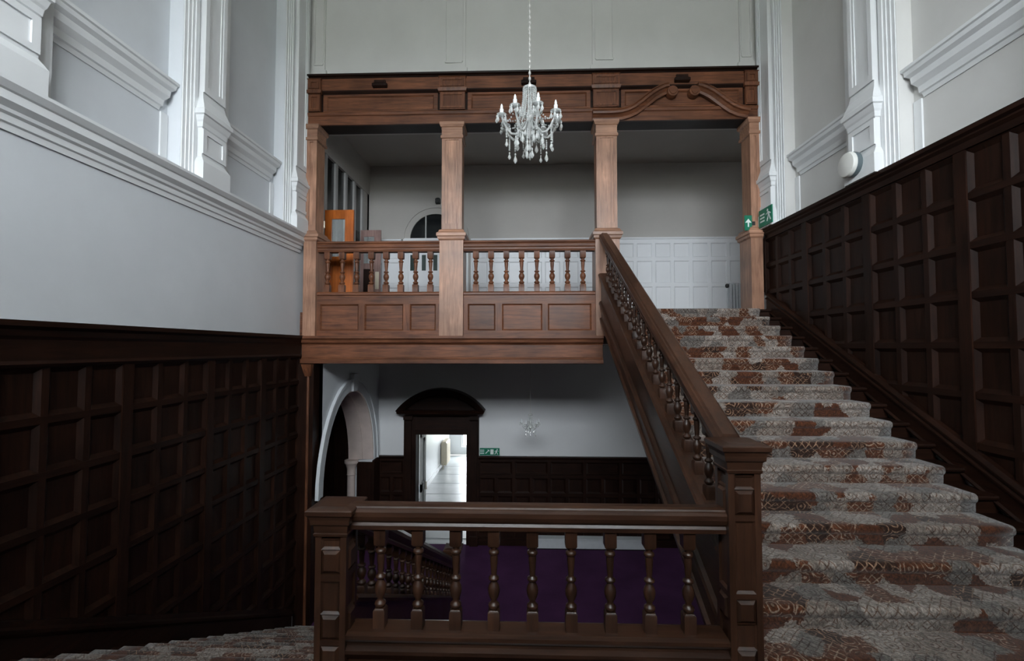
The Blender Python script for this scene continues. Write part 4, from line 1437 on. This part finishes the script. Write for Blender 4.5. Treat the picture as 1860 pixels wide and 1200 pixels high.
# ------------------------------------------------------------------ gallery: white panelled dado, arched door, glazed screen, doors
gz1 = Zh(2.40)
gx0, gx1 = -1.24, 5.6
FX0, FX1 = -2.80, -1.26          # arched doorway
for x0, x1 in ((-3.6, FX0), (gx0, gx1)):
    obj('white_dado', slab(PBY, rect(x0, x1, ZU, gz1), 0, 0.012), M['dado_white'], wall_gallery)
    obj('dado_cap', MB().prism([(YW, gz1 - 0.02), (YW - 0.03, gz1 - 0.02), (YW - 0.05, gz1 + 0.01), (YW - 0.05, gz1 + 0.03), (YW, gz1 + 0.035)], 'x', x0, x1), M['grey_frame'] if x0 > 0 else M['dado_white'], wall_gallery)
    n = max(1, int((x1 - x0) / 0.385))
    w = (x1 - x0) / n
    zr = [gz1 - 0.06, Zh(1.95), Zh(1.385), ZU + 0.16]
    PG = ('y', YW - 0.012, -1)
    for r, z in enumerate(zr):
        obj('rail', slab(PG, rect(x0, x1, z - 0.04, z + 0.04), 0, 0.022), M['dado_white'], wall_gallery)
    for i in range(n + 1):
        u = x0 + i * w
        obj('stile', slab(PG, rect(max(x0, u - 0.035), min(x1, u + 0.035), ZU, gz1), 0, 0.021), M['dado_white'], wall_gallery)
    for i in range(n):
        for r in range(3):
            W_, H_ = w - 0.07, zr[r] - zr[r + 1] - 0.08
            k = ('gal', round(W_, 3), round(H_, 3))
            if k not in PCACHE:
                PCACHE[k] = panel_mb(('y', 0, -1), rect(0, W_, 0, H_), 0.020, 0.003, 0.02).mesh('panel')
            obj('panel', PCACHE[k], M['dado_white'], wall_gallery, (x0 + i * w + 0.035, YW - 0.012, zr[r + 1] + 0.04))

# arched doorway with fanlight
fx = (FX0 + FX1) / 2
fw = 0.60
fz = Zh(2.42)
ad = thing('arched_doorway', 'white door with small panes under a dark arched fanlight behind the gallery column', 'door', (fx, YW, ZU))
NA2 = 18


def semi(r, z0=fz):
    return [(fx - r * cos(pi * i / NA2), z0 + r * sin(pi * i / NA2)) for i in range(NA2 + 1)]


fl = obj('fanlight', MB().prism(semi(fw), 'y', YW - 0.03, YW), M['dark_glass'], ad)
for r0, r1, d, nm in ((fw - 0.03, fw + 0.10, 0.06, 'arch_frame'), (fw + 0.10, fw + 0.15, 0.085, 'arch_moulding')):
    a_, b_ = semi(r0), semi(r1)
    m_ = MB()
    for k in range(NA2):
        m_.prism([a_[k], a_[k + 1], b_[k + 1], b_[k]], 'y', YW - d, YW)
    obj(nm, m_, M['plaster_warm'], ad)
for x in (fx - 0.22, fx + 0.22):
    obj('glazing_bar', MB().box(x - 0.015, x + 0.015, YW - 0.05, YW - 0.03, fz, fz + 0.57), M['grey_frame'], fl)
obj('transom', MB().box(fx - fw - 0.12, fx + fw + 0.12, YW - 0.08, YW, fz - 0.08, fz + 0.02), M['dado_white'], ad)
for s in (-1, 1):
    xa, xb = sorted((fx + s * fw, fx + s * (fw + 0.14)))
    obj('jamb', MB().box(xa, xb, YW - 0.07, YW, ZU, fz - 0.08), M['dado_white'], ad)
leaf = obj('door_leaf', MB().box(fx - fw, fx + fw, YW - 0.045, YW, ZU, fz - 0.08), M['dado_white'], ad)
for k in range(5):
    u = fx - 0.56 + (k - 0) * 0.2575
    obj('small_pane', MB().box(u, u + 0.09, YW - 0.055, YW - 0.045, Zh(1.72), Zh(2.07)), M['green_glass'], leaf)
obj('lock_rail', MB().box(fx - fw + 0.06, fx + fw - 0.06, YW - 0.06, YW - 0.045, Zh(1.36), Zh(1.44)), M['dado_white'], leaf)
# little dark bell box above the arch
bb = thing('bell_box', 'small black box fixed to the gallery wall above the fanlight', 'bell', (fx + 0.03, YW, Zh(3.25)))
obj('case', MB().loft([(Zh(3.22), fx + 0.0, fx + 0.09, YW - 0.05, YW), (Zh(3.24), fx - 0.01, fx + 0.10, YW - 0.07, YW), (Zh(3.33), fx - 0.01, fx + 0.10, YW - 0.07, YW), (Zh(3.36), fx + 0.02, fx + 0.07, YW - 0.04, YW)]), M['black'], bb)
obj('dome', MB().lathe([(0.035, -0.085), (0.04, -0.07), (0.03, -0.06)], (fx + 0.045, YW, Zh(3.28)), 12, 'y'), M['black'], bb, smooth=True)

# gallery radiator and pipe by the right pier
rg = thing('gallery_radiator', 'white ribbed radiator on the gallery wall behind the stair head', 'radiator', (4.65, YW - 0.1, ZU))
for i in range(9):
    x = 4.36 + i * 0.062
    obj('fin', MB().loft([(ZU + 0.10, x, x + 0.04, YW - 0.17, YW - 0.06), (ZU + 0.78, x, x + 0.04, YW - 0.17, YW - 0.06), (ZU + 0.82, x + 0.008, x + 0.032, YW - 0.15, YW - 0.08)]), M['radiator_white'], rg)
obj('pipe', MB().tube([(4.33, YW - 0.1, ZU), (4.33, YW - 0.1, ZU + 0.72), (4.42, YW - 0.1, ZU + 0.72)], 0.014, 8), M['radiator_white'], rg)
obj('valve', MB().lathe([(0.02, 0), (0.04, 0.02), (0.04, 0.07), (0.02, 0.09)], (4.33, YW - 0.1, ZU + 0.72), 10), M['black'], rg, smooth=True)

# glazed screen on the left of the gallery, side room behind
SXW = -3.60
gs = thing('glazed_screen', 'grey framed screen of tall dark panes at the left end of the gallery', 'screen', (SXW, 8.8, ZU))
ms = [7.52, 7.98, 8.44, 8.90, 9.36, 9.82, 10.14]
TR = Zh(2.78)
for i, y in enumerate(ms):
    obj('mullion', MB().box(SXW - 0.05, SXW + 0.05, y - 0.05, y + 0.05, ZU, Zh(3.44)), M['grey_frame'], gs)
obj('head', MB().box(SXW - 0.06, SXW + 0.06, 7.5, YW, Zh(3.44), Zh(4.1)), M['plaster_warm'], gs)
for i in range(5):
    obj('bottom_rail', MB().box(SXW - 0.04, SXW + 0.04, ms[i] + 0.05, ms[i + 1] - 0.05, ZU, ZU + 0.3), M['grey_frame'], gs)
    z0 = ZU + 0.3
    obj('pane', MB().box(SXW - 0.01, SXW + 0.01, ms[i] + 0.05, ms[i + 1] - 0.05, z0, Zh(3.44)), M['dark_glass'], gs)
obj('end_panel', MB().box(SXW - 0.05, SXW + 0.05, 9.87, YW, ZU, Zh(3.44)), M['plaster_warm'], gs)
struct('wall_gallery_side', MB().box(-7.9, -7.7, 6.8, YW + 0.2, ZU, Zh(4.3)).box(-7.9, XL - 0.42, 6.8, 7.0, ZU, Zh(4.3)), M['dark_z'], 'walls of the dim room behind the glazed screen', 'wall')

od = thing('orange_door', 'bright orange varnished glazed door standing open at the left gallery end', 'door', (SXW + 0.1, 7.98, ZU))
ox0, ox1, oy = SXW + 0.055, -3.035, 7.98
ot = Zh(2.425)
for nm, a, b, c, d in (('stile', ox0, ox0 + 0.12, ZU, ot), ('stile', ox1 - 0.15, ox1, ZU, ot), ('rail', ox0 + 0.12, ox1 - 0.15, ot - 0.16, ot), ('rail', ox0 + 0.12, ox1 - 0.15, Zh(1.44), Zh(1.60)), ('rail', ox0 + 0.12, ox1 - 0.15, ZU, ZU + 0.25)):
    obj(nm, MB().box(a, b, oy - 0.045, oy, c, d), M['orange_z'], od)
obj('pane', MB().box(ox0 + 0.12, ox1 - 0.15, oy - 0.03, oy - 0.02, Zh(1.60), ot - 0.16), M['clear_glass'], od)
obj('panel', MB().box(ox0 + 0.12, ox1 - 0.15, oy - 0.03, oy - 0.015, ZU + 0.25, Zh(1.44)), M['orange_z'], od)
obj('hinge', MB().lathe([(0.02, 0), (0.02, 0.12)], (ox0 - 0.003, oy - 0.06, Zh(2.1)), 8), M['old_brass'], od, smooth=True)

pd_ = thing('pink_door', 'pale pinkish framed glazed door leaf beside the orange door', 'door', (-3.3, 9.75, ZU))
px0, px1, py, ptop = SXW + 0.055, -3.11, 9.72, Zh(2.515)
for nm, a, b, c, d in (('stile', px0, px0 + 0.07, ZU, ptop), ('stile', px1 - 0.14, px1, ZU, ptop), ('rail', px0 + 0.07, px1 - 0.14, ptop - 0.14, ptop), ('rail', px0 + 0.07, px1 - 0.14, Zh(1.68), Zh(1.80)), ('rail', px0 + 0.07, px1 - 0.14, ZU, ZU + 0.2)):
    obj(nm, MB().box(a, b, py - 0.045, py, c, d), M['pink_z'], pd_)
obj('pane', MB().box(px0 + 0.07, px1 - 0.14, py - 0.03, py - 0.02, Zh(1.80), ptop - 0.14), M['clear_glass'], pd_)
obj('panel', MB().box(px0 + 0.07, px1 - 0.14, py - 0.035, py - 0.015, ZU + 0.2, Zh(1.68)), M['dark_z'], pd_)
obj('finger_plate', MB().box(px1 - 0.11, px1 - 0.03, py - 0.05, py - 0.045, Zh(1.25), Zh(1.62)), M['cream_metal'], pd_)

# ------------------------------------------------------------------ chandeliers


def drop_mesh(L, w):
    return MB().lathe([(0.001, -L), (w * 0.7, -L * 0.86), (w, -L * 0.72), (w * 0.75, -L * 0.55), (w * 0.28, -L * 0.33), (w * 0.2, -L * 0.30), (w * 0.45, -L * 0.22), (w * 0.45, -L * 0.12), (0.001, 0)], (0, 0, 0), 6).mesh('crystal_drop')


def bead_string(pts, r):
    mb = MB()
    for p in pts:
        mb.lathe([(0.0005, -r), (r * 0.75, -r * 0.6), (r, 0), (r * 0.75, r * 0.6), (0.0005, r)], p, 6)
    return mb


def chandelier(cx_, cy_, ztop, zarm, R, ztop_chain, label, narm, strands, sc_):
    t = thing('chandelier', label, 'chandelier', (cx_, cy_, zarm - 0.3 * sc_))
    rnd = random.Random(5)
    L = ztop_chain - ztop
    cable = MB().tube([(cx_, cy_, ztop), (cx_, cy_, ztop_chain)], 0.006 * max(sc_, 0.7), 6)
    if sc_ > 0.9:
        for k in range(int(0.9 / 0.06)):
            cable.lathe([(0.004, 0), (0.013, 0.012), (0.013, 0.034), (0.004, 0.046)], (cx_, cy_, ztop + 0.02 + k * 0.06), 6)
    obj('chain', cable, M['chain'], t)
    obj('ceiling_rose', MB().lathe([(0.02, -0.06), (0.06, -0.04), (0.07, 0)], (cx_, cy_, ztop_chain), 12), M['chain'], t, smooth=True)
    H = ztop - zarm
    obj('top_disc', MB().lathe([(0.012, 0.02), (0.05 * sc_, 0.012), (0.075 * sc_, 0.0), (0.07 * sc_, -0.02 * sc_), (0.02, -0.03 * sc_)], (cx_, cy_, ztop), 14), M['crystal'], t, smooth=True)
    obj('stem', MB().lathe([(0.012 * sc_, ztop - 0.02), (0.018 * sc_, zarm + 0.75 * H), (0.03 * sc_, zarm + 0.62 * H), (0.016 * sc_, zarm + 0.5 * H), (0.03 * sc_, zarm + 0.35 * H), (0.045 * sc_, zarm + 0.22 * H), (0.025 * sc_, zarm + 0.1 * H),
                            (0.06 * sc_, zarm - 0.02 * sc_), (0.07 * sc_, zarm - 0.06 * sc_), (0.04 * sc_, zarm - 0.1 * sc_), (0.02 * sc_, zarm - 0.13 * sc_), (0.001, zarm - 0.16 * sc_)][::-1], (cx_, cy_, 0), 12), M['crystal'], t, smooth=True)
    # strings of beads from the top disc to the arms
    for k in range(strands):   # crown of bead strings
        a = 2 * pi * k / strands
        pts = []
        nb = 19 if sc_ > 0.9 else 7
        for i in range(nb):
            s = i / (nb - 1)
            r = 0.066 * sc_ + (0.52 * R - 0.066 * sc_) * s ** 2.4
            pts.append((cx_ + r * cos(a), cy_ + r * sin(a), ztop - 0.02 * sc_ - (H + 0.01) * s))
        obj('bead_string', bead_string(pts, 0.011 * sc_), M['crystal'], t)
    dsm = drop_mesh(0.085 * sc_, 0.017 * sc_)
    dlm = drop_mesh(0.12 * sc_, 0.021 * sc_)
    cm = MB().lathe([(0.02 * sc_, 0), (0.02 * sc_, 0.068 * sc_), (0.014 * sc_, 0.074 * sc_)], (0, 0, 0), 10).mesh('candle', True)
    bm_ = MB().lathe([(0.010 * sc_, 0), (0.014 * sc_, 0.014 * sc_), (0.012 * sc_, 0.030 * sc_), (0.006 * sc_, 0.046 * sc_), (0.001, 0.052 * sc_)], (0, 0, 0), 10).mesh('bulb', True)
    pan = MB().lathe([(0.012 * sc_, -0.018 * sc_), (0.03 * sc_, -0.008 * sc_), (0.055 * sc_, 0.006 * sc_), (0.056 * sc_, 0.010 * sc_), (0.012 * sc_, 0.0)], (0, 0, 0), 14).mesh('drip_pan', True)
    for k in range(narm):
        a = 2 * pi * (k + 0.35) / narm
        u = Vector((cos(a), sin(a), 0))
        pts = []
        ctrl = [(0.05, -0.03), (0.12, 0.03), (0.20, 0.015), (0.32, -0.06), (0.48, -0.115), (0.64, -0.115), (0.80, -0.06), (0.92, 0.01), (0.97, 0.06)]
        for r, z in ctrl:
            p = Vector((cx_, cy_, zarm)) + u * (r * R) + Vector((0, 0, z * sc_))
            pts.append(p)
        tip = pts[-1]
        arm = obj('arm', MB().tube(pts, 0.011 * sc_, 7), M['crystal'], t, smooth=True)
        obj('drip_pan', pan, M['crystal'], arm, tip)
        obj('candle', cm, M['candle'], arm, tip)
        obj('bulb', bm_, M['bulb'], arm, tip + Vector((0, 0, 0.072 * sc_)))
        nd = 5 if sc_ > 0.9 else 3
        for j in range(nd):
            b = 2 * pi * j / nd + rnd.random()
            obj('crystal_drop', dsm, M['crystal'], t, tip + Vector((0.05 * sc_ * cos(b), 0.05 * sc_ * sin(b), 0.004)))
        mid = pts[4]
        obj('crystal_drop', dlm, M['crystal'], t, mid + Vector((0, 0, -0.012 * sc_)))
        if sc_ > 0.9:
            obj('bead_string', bead_string([tuple(pts[6] + Vector((0, 0, -0.02 - i * 0.019))) for i in range(5 + 3 * (k % 2))], 0.010), M['crystal'], t)
            obj('crystal_drop', dsm, M['crystal'], t, pts[6] + Vector((0, 0, -0.02 - (5 + 3 * (k % 2)) * 0.019)))
            obj('crystal_drop', dsm, M['crystal'], t, pts[3] + Vector((0, 0, -0.012)))
        # swags between arms
        a2 = 2 * pi * (k + 1.35) / narm
        tip2 = Vector((cx_, cy_, tip.z)) + Vector((cos(a2), sin(a2), 0)) * (0.97 * R)
        ns = 9 if sc_ > 0.9 else 5
        sw = []
        for i in range(ns):
            s = (i + 0.5) / ns
            p = tip.lerp(tip2, s)
            sw.append((p.x, p.y, p.z - 0.01 - 0.09 * sc_ * 4 * s * (1 - s)))
        obj('bead_swag', bead_string(sw, 0.009 * sc_), M['crystal'], t)
        # swag from arm tip back to the stem
        sw = []
        top = Vector((cx_, cy_, zarm + 0.3 * H)) + u * (0.06 * sc_)
        for i in range(ns):
            s = (i + 0.5) / ns
            p = tip.lerp(top, s)
            sw.append((p.x, p.y, p.z - 0.07 * sc_ * 4 * s * (1 - s)))
        obj('bead_swag', bead_string(sw, 0.009 * sc_), M['crystal'], t)
    # lower hanging bead chains with drops
    for k in range(6 if sc_ > 0.9 else 3):
        a = 2 * pi * k / 6 + 0.4
        r = (0.10 if k % 2 else 0.62) * R
        x, y = cx_ + r * cos(a), cy_ + r * sin(a)
        z0 = zarm - 0.14 * sc_
        nb = 5
        obj('bead_string', bead_string([(x, y, z0 - i * 0.021 * sc_) for i in range(nb)], 0.011 * sc_), M['crystal'], t)
        obj('crystal_drop', dlm, M['crystal'], t, (x, y, z0 - nb * 0.021 * sc_))
    obj('crystal_drop', dlm, M['crystal'], t, (cx_, cy_, zarm - 0.16 * sc_))
    return t


chandelier(0.033, 4.75, Zh(2.72), Zh(2.33), 0.31, Zh(HC), 'large crystal chandelier hanging in the middle of the stair hall', 8, 18, 1.0)
chandelier(0.066, 8.9, Zh(-1.27), Zh(-1.47), 0.18, ZU - 0.52, 'small crystal chandelier hanging in the lower hall under the gallery', 5, 6, 0.62)
